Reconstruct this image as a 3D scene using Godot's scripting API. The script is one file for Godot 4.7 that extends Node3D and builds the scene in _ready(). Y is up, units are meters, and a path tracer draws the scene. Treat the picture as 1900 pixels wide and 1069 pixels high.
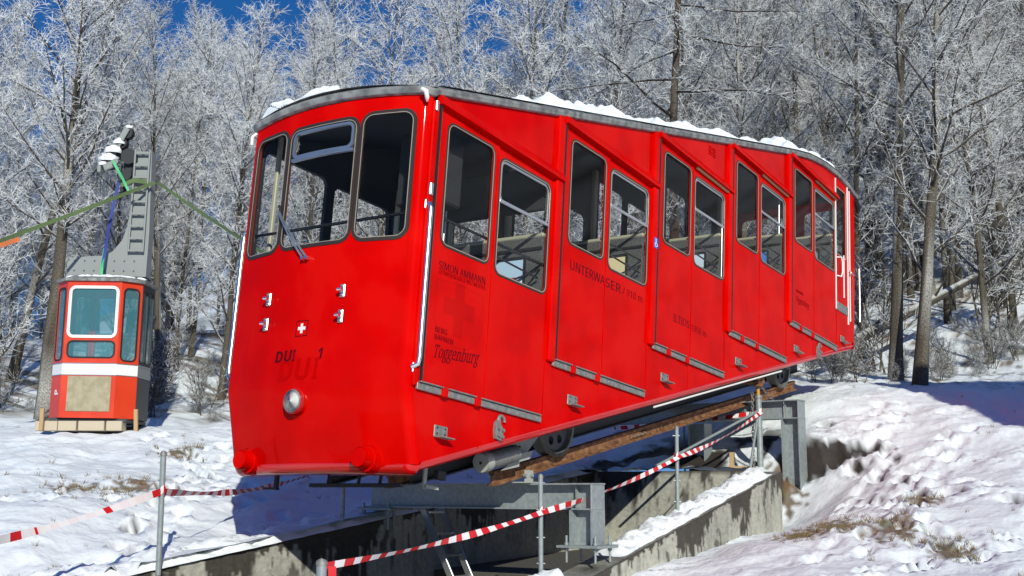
extends Node3D
# Yaw frame of the funicular: A runs uphill along the track (level), W runs across it to the far side, origin O at the car's near lower front corner.
const O := Vector3(-0.872, 1.718, -10.823)
const AZ := 0.59079
var A := Vector3(sin(AZ), 0, -cos(AZ))
var W := Vector3(-cos(AZ), 0, -sin(AZ))
var YB := Basis(A, Vector3.UP, -W)
const WID := 2.27
var taken := {}
var mats := {}
var rng := RandomNumberGenerator.new()
var nz := FastNoiseLite.new()
var nzf := FastNoiseLite.new()

class MB:
	var v := PackedVector3Array()
	var n := PackedVector3Array()
	var c := PackedColorArray()
	var uv := PackedVector2Array()
	var ix := PackedInt32Array()
	var col := Color(1, 1, 1)
	func vert(p: Vector3, nn: Vector3, cc: Color) -> int:
		v.append(p); n.append(nn); c.append(cc); uv.append(Vector2.ZERO)
		return v.size() - 1
	func tri(a: Vector3, b: Vector3, d: Vector3, out: Vector3):
		var nn := (b - a).cross(d - a).normalized()
		if nn.dot(out) < 0.0:
			nn = -nn
			var t := b; b = d; d = t
		var i := vert(a, nn, col)
		vert(b, nn, col); vert(d, nn, col)
		ix.append_array([i, i + 2, i + 1])
	func quad(a: Vector3, b: Vector3, d: Vector3, e: Vector3, out: Vector3):
		var nn := (d - a).cross(e - b).normalized()
		if nn.dot(out) < 0.0:
			nn = -nn
			var t := b; b = e; e = t
		var i := vert(a, nn, col)
		vert(b, nn, col); vert(d, nn, col); vert(e, nn, col)
		for k in [1, 2, 3]: pass
		uv[i] = Vector2(0, 1); uv[i + 1] = Vector2(1, 1); uv[i + 2] = Vector2(1, 0); uv[i + 3] = Vector2(0, 0)
		ix.append_array([i, i + 2, i + 1, i, i + 3, i + 2])
	func box(ctr: Vector3, size: Vector3, bs := Basis(), bev := 0.0):
		var h := size * 0.5
		var b: float = minf(bev, minf(h.x, minf(h.y, h.z)) * 0.9)
		for ax in 3:
			var o1 := (ax + 1) % 3
			var o2 := (ax + 2) % 3
			for s in [-1.0, 1.0]:
				var q := []
				for k in [[-1, -1], [1, -1], [1, 1], [-1, 1]]:
					var p := Vector3()
					p[ax] = s * h[ax]; p[o1] = k[0] * (h[o1] - b); p[o2] = k[1] * (h[o2] - b)
					q.append(ctr + bs * p)
				var d := Vector3(); d[ax] = s
				quad(q[0], q[1], q[2], q[3], bs * d)
			if b > 0.0:
				for s1 in [-1.0, 1.0]:
					for s2 in [-1.0, 1.0]:
						var q2 := []
						for k in [[0, -1], [0, 1], [1, 1], [1, -1]]:
							var p := Vector3()
							p[ax] = k[1] * (h[ax] - b)
							p[o1] = s1 * (h[o1] - (0.0 if k[0] == 0 else b))
							p[o2] = s2 * (h[o2] - (b if k[0] == 0 else 0.0))
							q2.append(ctr + bs * p)
						var d2 := Vector3(); d2[o1] = s1; d2[o2] = s2
						quad(q2[0], q2[1], q2[2], q2[3], bs * d2)
		if b > 0.0:
			for sx in [-1.0, 1.0]:
				for sy in [-1.0, 1.0]:
					for sz in [-1.0, 1.0]:
						var sg := Vector3(sx, sy, sz)
						tri(ctr + bs * (sg * Vector3(h.x, h.y - b, h.z - b)), ctr + bs * (sg * Vector3(h.x - b, h.y, h.z - b)), ctr + bs * (sg * Vector3(h.x - b, h.y - b, h.z)), bs * sg)
	func tube(pts: PackedVector3Array, rad: PackedFloat32Array, sides := 8, caps := true, closed := false):
		var m := pts.size()
		var ref := Vector3.UP
		var d0 := (pts[1] - pts[0]).normalized()
		if absf(d0.y) > 0.9: ref = Vector3.RIGHT
		var x := ref.cross(d0).normalized()
		var base := v.size()
		for i in m:
			var d: Vector3
			if closed: d = (pts[(i + 1) % m] - pts[(i - 1 + m) % m]).normalized()
			else: d = (pts[mini(i + 1, m - 1)] - pts[maxi(i - 1, 0)]).normalized()
			x = (x - d * x.dot(d)).normalized()
			var y := d.cross(x)
			var r: float = rad[mini(i, rad.size() - 1)]
			for k in sides:
				var t := TAU * k / sides
				var nn := x * cos(t) + y * sin(t)
				vert(pts[i] + nn * r, nn, col)
		for i in (m if closed else m - 1):
			var j := (i + 1) % m
			for k in sides:
				var k2 := (k + 1) % sides
				var a := base + i * sides + k
				var b := base + i * sides + k2
				var c2 := base + j * sides + k2
				var d2 := base + j * sides + k
				ix.append_array([a, c2, b, a, d2, c2])
		if caps and not closed:
			for e in [0, m - 1]:
				var d: Vector3 = (pts[0] - pts[1]).normalized() if e == 0 else (pts[m - 1] - pts[m - 2]).normalized()
				var cc := vert(pts[e], d, col)
				var st := v.size()
				for k in sides: vert(v[base + e * sides + k], d, col)
				for k in sides:
					if e == 0: ix.append_array([cc, st + k, st + (k + 1) % sides])
					else: ix.append_array([cc, st + (k + 1) % sides, st + k])
	func cyl(a: Vector3, b: Vector3, r: float, r2 := -1.0, sides := 12):
		tube(PackedVector3Array([a, b]), PackedFloat32Array([r, r2 if r2 >= 0.0 else r]), sides)
	# a flat outline (u, v) with holes laid on the surface f(u, v), cut into strips so that it follows a curve, with a rim of a given depth
	func sheet(outer: PackedVector2Array, holes: Array, cuts: Array, f: Callable, out: Vector3, depth := 0.0):
		var us := cuts.duplicate()
		var lo := INF; var hi := -INF
		for p in outer:
			lo = minf(lo, p.x); hi = maxf(hi, p.x)
		us.append(lo - 0.001); us.append(hi + 0.001)
		for h in holes:
			var s := 0.0
			for p in h: s += p.x
			us.append(s / h.size())
		us.sort()
		var e := 0.002
		for i in us.size() - 1:
			if us[i + 1] <= lo - 0.0005 or us[i] >= hi + 0.0005 or us[i + 1] - us[i] < 1e-5: continue
			var strip := PackedVector2Array([Vector2(us[i], -100), Vector2(us[i + 1], -100), Vector2(us[i + 1], 100), Vector2(us[i], 100)])
			var polys := Geometry2D.intersect_polygons(outer, strip)
			for h in holes:
				var nx: Array[PackedVector2Array] = []
				for p in polys: nx.append_array(Geometry2D.clip_polygons(p, h))
				polys = nx
			for p in polys:
				var id := Geometry2D.triangulate_polygon(p)
				if id.is_empty(): continue
				var st := v.size()
				for q in p:
					var nn := normal_of(f, q, e, out)
					vert(f.call(q.x, q.y), nn, col)
				for k in range(0, id.size(), 3):
					var a := v[st + id[k]]; var b := v[st + id[k + 1]]; var d := v[st + id[k + 2]]
					if (b - a).cross(d - a).dot(n[st + id[k]]) > 0.0: ix.append_array([st + id[k], st + id[k + 2], st + id[k + 1]])
					else: ix.append_array([st + id[k], st + id[k + 1], st + id[k + 2]])
		if depth > 0.0:
			for lp in [outer] + holes:
				var ctr := Vector2.ZERO
				for q in lp: ctr += q
				ctr /= lp.size()
				for k in lp.size():
					var q0: Vector2 = lp[k]
					var q1: Vector2 = lp[(k + 1) % lp.size()]
					var parts: int = maxi(1, int(absf(q1.x - q0.x) / 0.12)) if cuts.size() else 1
					for j in parts:
						var r0 := q0.lerp(q1, float(j) / parts)
						var r1 := q0.lerp(q1, float(j + 1) / parts)
						var a: Vector3 = f.call(r0.x, r0.y)
						var b: Vector3 = f.call(r1.x, r1.y)
						var n0 := normal_of(f, r0, e, out)
						var mid: Vector3 = f.call(ctr.x, ctr.y)
						var dir := (a + b) * 0.5 - mid
						if lp != outer: dir = -dir
						quad(a, b, b - n0 * depth, a - n0 * depth, dir)
	func normal_of(f: Callable, q: Vector2, e: float, out: Vector3) -> Vector3:
		var du: Vector3 = f.call(q.x + e, q.y) - f.call(q.x - e, q.y)
		var dv: Vector3 = f.call(q.x, q.y + e) - f.call(q.x, q.y - e)
		var nn := du.cross(dv).normalized()
		return nn if nn.dot(out) > 0.0 else -nn
	# a flat profile swept along a path; ups gives the profile's second axis
	func prism(prof: PackedVector2Array, p0: Vector3, p1: Vector3, ax: Vector3, ay: Vector3):
		var m := prof.size()
		var ctr := Vector2.ZERO
		for q in prof: ctr += q
		ctr /= m
		var ccw := 0.0
		for k in m: ccw += prof[k].cross(prof[(k + 1) % m])
		var sg := 1.0 if ccw > 0.0 else -1.0
		for k in m:
			var a := prof[k]; var b := prof[(k + 1) % m]
			var e := (b - a) * sg
			var outn := ax * e.y - ay * e.x
			var va := ax * a.x + ay * a.y
			var vb := ax * b.x + ay * b.y
			quad(p0 + va, p0 + vb, p1 + vb, p1 + va, outn)
		var id := Geometry2D.triangulate_polygon(prof)
		for k in range(0, id.size(), 3):
			var t := []
			for j in 3: t.append(ax * prof[id[k + j]].x + ay * prof[id[k + j]].y)
			tri(p0 + t[0], p0 + t[1], p0 + t[2], p0 - p1)
			tri(p1 + t[0], p1 + t[1], p1 + t[2], p1 - p0)
	func mesh() -> ArrayMesh:
		for k in range(0, ix.size(), 3):      # front faces run clockwise
			var a := v[ix[k]]
			if (v[ix[k + 1]] - a).cross(v[ix[k + 2]] - a).dot(n[ix[k]] + n[ix[k + 1]] + n[ix[k + 2]]) > 0.0:
				var t := ix[k + 1]
				ix[k + 1] = ix[k + 2]; ix[k + 2] = t
		var arr := []
		arr.resize(Mesh.ARRAY_MAX)
		arr[Mesh.ARRAY_VERTEX] = v; arr[Mesh.ARRAY_NORMAL] = n; arr[Mesh.ARRAY_COLOR] = c; arr[Mesh.ARRAY_TEX_UV] = uv; arr[Mesh.ARRAY_INDEX] = ix
		var m := ArrayMesh.new()
		m.add_surface_from_arrays(Mesh.PRIMITIVE_TRIANGLES, arr)
		return m

# ---------- nodes
func numbered(called: String) -> String:
	if not taken.has(called):
		taken[called] = 0
		return called
	taken[called] += 1
	return "%s_%03d" % [called, taken[called]]

func thing(called: String, label: String, category: String, at := Transform3D(), group := "") -> Node3D:
	var o := Node3D.new()
	o.name = numbered(called)
	add_child(o)
	o.transform = at
	tag(o, label, category, group)
	return o

func tag(o: Node3D, label: String, category := "", group := "", kind := "") -> Node3D:
	if label: o.set_meta("label", label)
	if category: o.set_meta("category", category)
	if group: o.set_meta("group", group)
	if kind: o.set_meta("kind", kind)
	return o

func obj(called: String, mb: MB, m: Material, parent: Node3D = null) -> MeshInstance3D:
	var o := MeshInstance3D.new()
	o.mesh = mb.mesh()
	o.material_override = m
	if parent:
		var base := called
		var k := 0
		while parent.has_node(NodePath(called)):
			k += 1
			called = "%s_%03d" % [base, k]
		o.name = called
		parent.add_child(o, true)
	else:
		o.name = numbered(called)
		add_child(o)
	return o

func struct(called: String, mb: MB, m: Material) -> MeshInstance3D:
	var o := obj(called, mb, m)
	o.set_meta("kind", "structure")
	return o

func K(a: float, b: float, w: float) -> Vector3:
	return O + A * a + W * w + Vector3(0, b, 0)

func yawed(p: Vector3) -> Transform3D:
	return Transform3D(YB, p)

# ---------- materials
func lin(r: float, g: float, b: float) -> Color:
	return Color(r, g, b).linear_to_srgb()

func std(key: String, r: float, g: float, b: float, rough := 0.6, metal := 0.0) -> StandardMaterial3D:
	if mats.has(key): return mats[key]
	var m := StandardMaterial3D.new()
	m.resource_name = key
	m.albedo_color = lin(r, g, b)
	m.roughness = rough
	m.metallic = metal
	mats[key] = m
	return m

func noise_tex(freq: float, stops: Array, size := 512, sd := 1, oct := 5, ridged := false) -> NoiseTexture2D:
	var t := NoiseTexture2D.new()
	t.width = size; t.height = size
	t.seamless = true
	var f := FastNoiseLite.new()
	f.noise_type = FastNoiseLite.TYPE_SIMPLEX_SMOOTH
	f.seed = sd
	f.frequency = freq
	f.fractal_octaves = oct
	if ridged: f.fractal_type = FastNoiseLite.FRACTAL_RIDGED
	t.noise = f
	var g := Gradient.new()
	g.offsets = PackedFloat32Array()
	g.colors = PackedColorArray()
	var offs := PackedFloat32Array(); var cols := PackedColorArray()
	for s in stops:
		offs.append(s[0]); cols.append(s[1] if s[1] is Color else lin(s[1][0], s[1][1], s[1][2]))
	g.offsets = offs; g.colors = cols
	t.color_ramp = g
	return t

func textured(key: String, tex: Texture2D, scale: Vector3, rough: float, metal := 0.0, bump: Texture2D = null, bump_cm := 0.0, world := false) -> StandardMaterial3D:
	var m := StandardMaterial3D.new()
	m.resource_name = key
	m.albedo_texture = tex
	m.uv1_triplanar = true
	m.uv1_world_triplanar = world
	m.uv1_scale = scale
	m.roughness = rough
	m.metallic = metal
	if bump:
		m.heightmap_enabled = true
		m.heightmap_texture = bump
		m.heightmap_scale = bump_cm
	mats[key] = m
	return m

func tinted(key: String, rough: float, tex: Texture2D = null, scale := Vector3.ONE, bump: Texture2D = null, bump_cm := 0.0, world := false) -> StandardMaterial3D:
	var m := textured(key, tex, scale, rough, 0.0, bump, bump_cm, world)
	m.vertex_color_use_as_albedo = true
	return m

func make_materials():
	var gray := [[0.0, Color(0, 0, 0)], [1.0, Color(1, 1, 1)]]
	var bump := noise_tex(0.012, gray, 512, 7, 5)
	var fine := noise_tex(0.05, gray, 512, 8, 4)
	var red := textured("red_paint", noise_tex(0.006, [[0.25, [0.55, 0.001, 0.0005]], [0.5, [0.615, 0.001, 0.0005]], [0.72, [0.64, 0.004, 0.002]]], 512, 3, 6), Vector3(0.35, 0.35, 0.35), 0.33, 0.0, bump, 0.02)
	red.metallic_specular = 0.06
	red.clearcoat_enabled = true; red.clearcoat = 0.10; red.clearcoat_roughness = 0.07
	red.detail_enabled = true
	red.detail_blend_mode = BaseMaterial3D.BLEND_MODE_MIX
	red.detail_albedo = noise_tex(0.02, [[0.0, [0.62, 0.10, 0.07]], [1.0, [0.66, 0.22, 0.17]]], 128, 33, 2)
	red.detail_mask = noise_tex(0.22, [[0.0, Color(0, 0, 0)], [0.91, Color(0, 0, 0)], [0.96, Color(0.7, 0.7, 0.7)], [1.0, Color(1, 1, 1)]], 1024, 34, 2)
	for gh in [["red_ghost", 0.925], ["red_ghost_deep", 0.92]]:
		var gm := red.duplicate()
		gm.albedo_color = Color(gh[1], gh[1], gh[1]); gm.resource_name = gh[0]
		mats[gh[0]] = gm
	var gloss := red.duplicate()
	gloss.metallic_specular = 0.5; gloss.roughness = 0.2; gloss.clearcoat = 0.5; gloss.clearcoat_roughness = 0.05; gloss.resource_name = "red_gloss"
	mats["red_gloss"] = gloss
	var red2 := textured("orange_red_paint", noise_tex(0.01, [[0.3, [0.60, 0.040, 0.010]], [0.7, [0.68, 0.055, 0.018]]], 256, 4, 5), Vector3(0.5, 0.5, 0.5), 0.38)
	red2.clearcoat_enabled = true; red2.clearcoat = 0.25; red2.clearcoat_roughness = 0.2
	std("red_inside", 0.30, 0.01, 0.01, 0.6)
	std("letter", 0.085, 0.003, 0.008, 0.5).metallic_specular = 0.15
	std("letter_faint", 0.20, 0.002, 0.003, 0.5).metallic_specular = 0.12
	std("white_paint", 0.78, 0.76, 0.74, 0.45)
	std("cream", 0.40, 0.385, 0.28, 0.5)
	std("rubber", 0.012, 0.011, 0.011, 0.6)
	std("gasket", 0.035, 0.022, 0.016, 0.5)
	std("bead", 0.42, 0.36, 0.28, 0.35, 0.3)
	std("dark", 0.02, 0.021, 0.024, 0.6)
	std("inside_dark", 0.022, 0.023, 0.025, 0.75)
	textured("carpet", noise_tex(0.12, [[0.3, [0.04, 0.04, 0.04]], [0.55, [0.085, 0.085, 0.083]], [0.72, [0.19, 0.19, 0.185]]], 512, 31, 3), Vector3(1.2, 1.2, 1.2), 0.95)
	std("chrome", 0.88, 0.88, 0.86, 0.3, 1.0)
	std("alu", 0.52, 0.53, 0.54, 0.33, 0.85)
	std("lens", 0.75, 0.75, 0.70, 0.05)
	std("black_rod", 0.015, 0.015, 0.016, 0.25)
	std("blue_sign", 0.03, 0.10, 0.55, 0.4)
	std("wood_pale", 0.50, 0.42, 0.32, 0.85)
	std("wood", 0.42, 0.28, 0.14, 0.75)
	std("yellow_steel", 0.50, 0.24, 0.03, 0.5)
	std("blue_strap", 0.02, 0.04, 0.22, 0.7)
	std("green_strap", 0.10, 0.15, 0.055, 0.8)
	std("bright_green_strap", 0.05, 0.42, 0.16, 0.6)
	std("orange_strap", 0.60, 0.16, 0.05, 0.7)
	std("grey_paint", 0.25, 0.26, 0.255, 0.5)
	std("grey_paint_dark", 0.05, 0.055, 0.06, 0.55)
	std("light_grey_paint", 0.36, 0.37, 0.33, 0.5)
	std("concrete_shade", 0.3, 0.3, 0.28, 0.9)
	textured("galvanised", noise_tex(0.03, [[0.2, [0.25, 0.275, 0.28]], [0.5, [0.29, 0.32, 0.325]], [0.8, [0.33, 0.36, 0.365]]], 512, 5, 5), Vector3(0.9, 0.9, 0.9), 0.45, 0.25)
	textured("roof_grey", noise_tex(0.02, [[0.25, [0.12, 0.12, 0.12]], [0.5, [0.22, 0.22, 0.215]], [0.75, [0.30, 0.30, 0.29]]], 512, 6, 5), Vector3(0.6, 0.6, 0.6), 0.55)
	textured("rust", noise_tex(0.022, [[0.2, [0.06, 0.024, 0.012]], [0.45, [0.17, 0.068, 0.026]], [0.62, [0.24, 0.105, 0.04]], [0.8, [0.30, 0.17, 0.085]]], 512, 9, 6), Vector3(0.9, 0.9, 0.9), 0.85, 0.0, fine, 0.15)
	textured("dirty_steel", noise_tex(0.02, [[0.2, [0.20, 0.20, 0.19]], [0.6, [0.27, 0.265, 0.25]], [0.85, [0.34, 0.33, 0.30]]], 512, 10, 5), Vector3(1.2, 1.2, 1.2), 0.55, 0.4)
	textured("tread", noise_tex(0.02, [[0.3, [0.42, 0.35, 0.22]], [0.7, [0.50, 0.43, 0.29]]], 256, 11, 4), Vector3(1, 1, 1), 0.42, 0.45)
	tinted("concrete", 0.92, noise_tex(0.03, [[0.2, [0.7, 0.7, 0.7]], [0.5, [0.88, 0.88, 0.88]], [0.8, [1, 1, 1]]], 512, 12, 6), Vector3(0.8, 0.8, 0.8), fine, 0.5)
	var snowtex := noise_tex(0.02, [[0.2, [0.92, 0.93, 0.95]], [0.8, [1, 1, 1]]], 512, 13, 5)
	tinted("snow", 0.75, snowtex, Vector3(0.5, 0.5, 0.5), noise_tex(0.012, gray, 1024, 14, 4), 1.3, true)
	std("snow_white", 0.86, 0.87, 0.89, 0.8)
	tinted("bark", 0.95, noise_tex(0.06, [[0.25, [0.16, 0.15, 0.13]], [0.45, [0.62, 0.59, 0.55]], [0.7, [1.0, 0.98, 0.92]]], 512, 15, 5), Vector3(2.5, 0.7, 2.5), fine, 1.0)
	var tw := StandardMaterial3D.new()
	tw.vertex_color_use_as_albedo = true; tw.roughness = 0.9; tw.resource_name = "twig"
	mats["twig"] = tw
	var g := StandardMaterial3D.new()
	g.transparency = BaseMaterial3D.TRANSPARENCY_ALPHA
	g.albedo_color = Color(0.12, 0.14, 0.14, 0.10); g.roughness = 0.02; g.metallic_specular = 0.22; g.resource_name = "glass"
	mats["glass"] = g
	var g2 := g.duplicate()
	g2.albedo_color = Color(0.34, 0.58, 0.62, 0.46); g2.roughness = 0.06; g2.metallic_specular = 0.6; g2.resource_name = "blue_glass"
	mats["blue_glass"] = g2
	var tp := StandardMaterial3D.new()
	tp.vertex_color_use_as_albedo = true; tp.roughness = 0.45; tp.resource_name = "tape"
	mats["tape"] = tp

func _ready():
	rng.seed = 77
	nz.noise_type = FastNoiseLite.TYPE_SIMPLEX_SMOOTH; nz.seed = 5; nz.frequency = 1.0; nz.fractal_octaves = 4
	nzf.noise_type = FastNoiseLite.TYPE_SIMPLEX_SMOOTH; nzf.seed = 9; nzf.frequency = 1.0; nzf.fractal_octaves = 3
	# camera
	var cam := Camera3D.new()
	cam.name = "camera"
	cam.position = Vector3(0, 1.6, 0)
	cam.rotation.x = 0.16197
	cam.fov = 26.5
	cam.far = 600.0
	add_child(cam)
	cam.current = true
	# sky
	var sky := ProceduralSkyMaterial.new()
	sky.sky_top_color = Color(0.03, 0.32, 0.60)
	sky.sky_horizon_color = Color(0.40, 0.62, 0.86)
	sky.sky_curve = 0.12
	sky.ground_bottom_color = Color(0.45, 0.48, 0.52)
	sky.ground_horizon_color = Color(0.55, 0.60, 0.68)
	sky.sun_angle_max = 3.0
	sky.sky_energy_multiplier = 1.0
	var env := Environment.new()
	env.background_mode = Environment.BG_SKY
	env.sky = Sky.new()
	env.sky.sky_material = sky
	env.background_energy_multiplier = 1.0
	env.tonemap_mode = Environment.TONE_MAPPER_LINEAR
	env.tonemap_exposure = 1.0
	env.sdfgi_enabled = true; env.ssao_enabled = true; env.ssil_enabled = true
	var we := WorldEnvironment.new()
	we.name = "world_environment"
	we.environment = env
	add_child(we)
	# sun: low winter sun behind the camera, a little to its right
	var sun := DirectionalLight3D.new()
	sun.name = "sun"
	var saz := deg_to_rad(11.0); var sel := deg_to_rad(25.0)
	var to_sun := Vector3(sin(saz) * cos(sel), sin(sel), cos(saz) * cos(sel))
	sun.look_at_from_position(to_sun * 50.0, Vector3.ZERO, Vector3.UP)
	sun.light_energy = 1.42
	sun.light_color = Color(0.985, 0.99, 0.935)
	sun.light_angular_distance = 0.53
	sun.shadow_enabled = true
	add_child(sun)
	make_materials()
	build_ground()
	build_pit()
	build_supports()
	build_car()
	build_cabin()
	build_tapes()
	build_trees()
	build_house()
	build_small()

# ---------- ground
var ctl := []      # control points of the terrain (x, z, height)
var wgt := PackedFloat64Array()

func tps(r2: float) -> float:
	return r2 * log(r2 + 1e-9) * 0.5

func solve_terrain():
	ctl = [
		[-4.02, -9.84, 0.92], [-4.52, -11.02, 1.16], [-5.86, -14.18, 1.63], [-5.11, -14.69, 1.66], [-7.95, -19.11, 2.47], [-6.48, -19.71, 2.52], [-4.85, -20.11, 2.56], [-3.78, -16.69, 1.78], [-2.97, -13.44, 1.19], [-2.3, -13.65, 1.16],
		[-9.36, -25.02, 3.45], [-7.67, -28.86, 4.9], [-12.97, -30.85, 5.2], [-7.16, -25.04, 3.4], [-6.5, -22.0, 2.7], [-9.5, -22.0, 2.8], [-4.0, -22.5, 2.8],
		[1.42, -19.18, 2.06], [2.71, -20.62, 2.54], [3.52, -20.1, 2.6], [3.55, -18.0, 1.95], [2.0, -18.4, 1.86], [-0.5, -18.5, 2.0], [0.5, -23.0, 3.0],
		[3.91, -16.87, 1.28], [4.85, -20.03, 3.02], [6.38, -21.01, 3.25], [6.96, -19.55, 2.9], [6.49, -15.64, 1.97], [10.46, -24.97, 3.95], [9.05, -25.97, 4.0], [7.6, -24.97, 3.83], [9.74, -33.64, 6.6], [12.69, -35.61, 7.0], [12.84, -30.74, 5.72],
		[3.96, -15.77, 1.23], [3.08, -14.28, 1.02], [2.17, -12.61, 0.73], [3.21, -11.48, 0.8], [4.52, -11.07, 0.83], [4.46, -13.72, 1.34], [5.52, -13.42, 1.34], [4.93, -17.36, 2.05], [4.86, -18.51, 2.44], [0.92, -12.3, 0.66],
		[0, 0, 0.0], [-6, -3, 0.2], [6, -3, 0.0], [0, 10, -0.6], [-15, 8, -0.3], [15, 8, -0.5], [1.0, -7.0, 0.15], [-2.5, -7.5, 0.35], [-10, -10, 1.0], [10, -11, 1.2],
		[-22, -22, 3.2], [24, -22, 4.5], [-18, -45, 6.3], [2, -38, 6.6], [22, -45, 12.0], [-40, -80, 6.5], [0, -80, 11.0], [45, -80, 38.0], [60, -30, 12.0], [-60, -30, 5.0], [-80, 60, -2.0], [80, 60, -2.0], [0, 80, -3.0], [30, -120, 46.0], [-60, -120, 8.0], [90, -110, 60.0]]
	var m := ctl.size()
	var sz := m + 3
	var mt := []
	for i in m:
		var row := PackedFloat64Array(); row.resize(sz + 1)
		for j in m:
			var dx: float = ctl[i][0] - ctl[j][0]
			var dz: float = ctl[i][1] - ctl[j][1]
			row[j] = tps(dx * dx + dz * dz) + (0.1 if i == j else 0.0)
		row[m] = 1.0; row[m + 1] = ctl[i][0]; row[m + 2] = ctl[i][1]; row[sz] = ctl[i][2]
		mt.append(row)
	for k in 3:
		var row := PackedFloat64Array(); row.resize(sz + 1)
		for j in m: row[j] = 1.0 if k == 0 else ctl[j][k - 1]
		mt.append(row)
	for i in sz:
		var p := i
		for r in range(i + 1, sz):
			if absf(mt[r][i]) > absf(mt[p][i]): p = r
		var t = mt[i]; mt[i] = mt[p]; mt[p] = t
		for r in range(i + 1, sz):
			var f: float = mt[r][i] / mt[i][i]
			if f == 0.0: continue
			for q in range(i, sz + 1): mt[r][q] -= f * mt[i][q]
	wgt.resize(sz)
	for i in range(sz - 1, -1, -1):
		var s: float = mt[i][sz]
		for q in range(i + 1, sz): s -= mt[i][q] * wgt[q]
		wgt[i] = s / mt[i][i]

func base_height(x: float, z: float) -> float:
	var m := wgt.size() - 3
	var s := wgt[m] + wgt[m + 1] * x + wgt[m + 2] * z
	for i in m:
		var dx: float = x - cx[i]
		var dz: float = z - cz[i]
		var r2 := dx * dx + dz * dz
		s += wgt[i] * r2 * log(r2 + 1e-9) * 0.5
	return s

var cx := PackedFloat64Array()
var cz := PackedFloat64Array()

func wall_top_l(a: float) -> float: return -0.775 + 0.121 * a
func wall_top_r(a: float) -> float: return 0.093 + 0.2146 * (a - 7.28)

func ground_at(x: float, z: float) -> float:
	var p := Vector3(x, 0, z) - O
	var a := p.dot(A)
	var w := p.dot(W)
	var y := base_height(x, z)
	# the snow meets the left wall's top and the cross wall's top
	if a < 9.5 and w > 2.3:
		var t := clampf(1.0 - (w - 3.0) / 1.4, 0.0, 1.0) * smoothstep(9.5, 7.0, a) * smoothstep(-9.0, -6.0, a)
		y = lerpf(y, O.y + wall_top_l(minf(a, 7.6)) + 0.07, t * t * (3.0 - 2.0 * t))
	if a > 7.0 and w > -0.2 and w < 3.6:
		var t := clampf(1.0 - (a - 7.5) / 1.5, 0.0, 1.0) * smoothstep(-0.16, -0.05, w) * smoothstep(3.6, 2.4, w)
		y = lerpf(y, O.y + 0.15, t)
	# a dug scarp of bare earth running right from the foot of the rear support
	if w < -0.02 and w > -2.6 and a > 5.0 and a < 11.0:
		var q := clampf((-w - 0.1) / 1.25, 0.0, 1.0)
		var da := 8.82 + 0.10 * sin(w * 4.0) - a
		y -= 0.34 * (1.0 - q) * smoothstep(-0.02, -0.2, w) * smoothstep(-0.12, 0.12, da) * exp(-maxf(da - 1.0, 0.0) * 1.3)
		y += 0.16 * (1.0 - q) * smoothstep(-0.02, -0.3, w) * smoothstep(0.12, -0.12, da) * exp(minf(da, 0.0) * 1.2)
	return y

func relief(x: float, z: float) -> float:
	var d := Vector2(x, z).length()
	var k := clampf(1.4 - d / 60.0, 0.0, 1.0)
	var r := (nz.get_noise_2d(x * 0.55, z * 0.55) * 0.10 + nz.get_noise_2d(x * 1.9 + 7.0, z * 1.9) * 0.028 + nzf.get_noise_2d(x * 5.0, z * 5.0) * 0.009)
	# trampled snow on the right, wind ripples on the left
	var right := smoothstep(1.0, 4.0, x)
	r += right * ((0.5 - absf(nz.get_noise_2d(x * 1.3 + 31.0, z * 1.3))) * 0.07 + (0.3 - absf(nzf.get_noise_2d(x * 3.1 + 5.0, z * 2.6))) * 0.045) * smoothstep(-0.1, 0.25, nz.get_noise_2d(x * 0.5 + 90.0, z * 0.5))
	r += (1.0 - right) * sin((z * 9.0 + x * 3.2) + nz.get_noise_2d(x * 0.8, z * 0.8) * 6.0) * 0.020 * (0.6 + nz.get_noise_2d(x * 0.7 + 50.0, z * 0.7))
	return r * k

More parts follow.
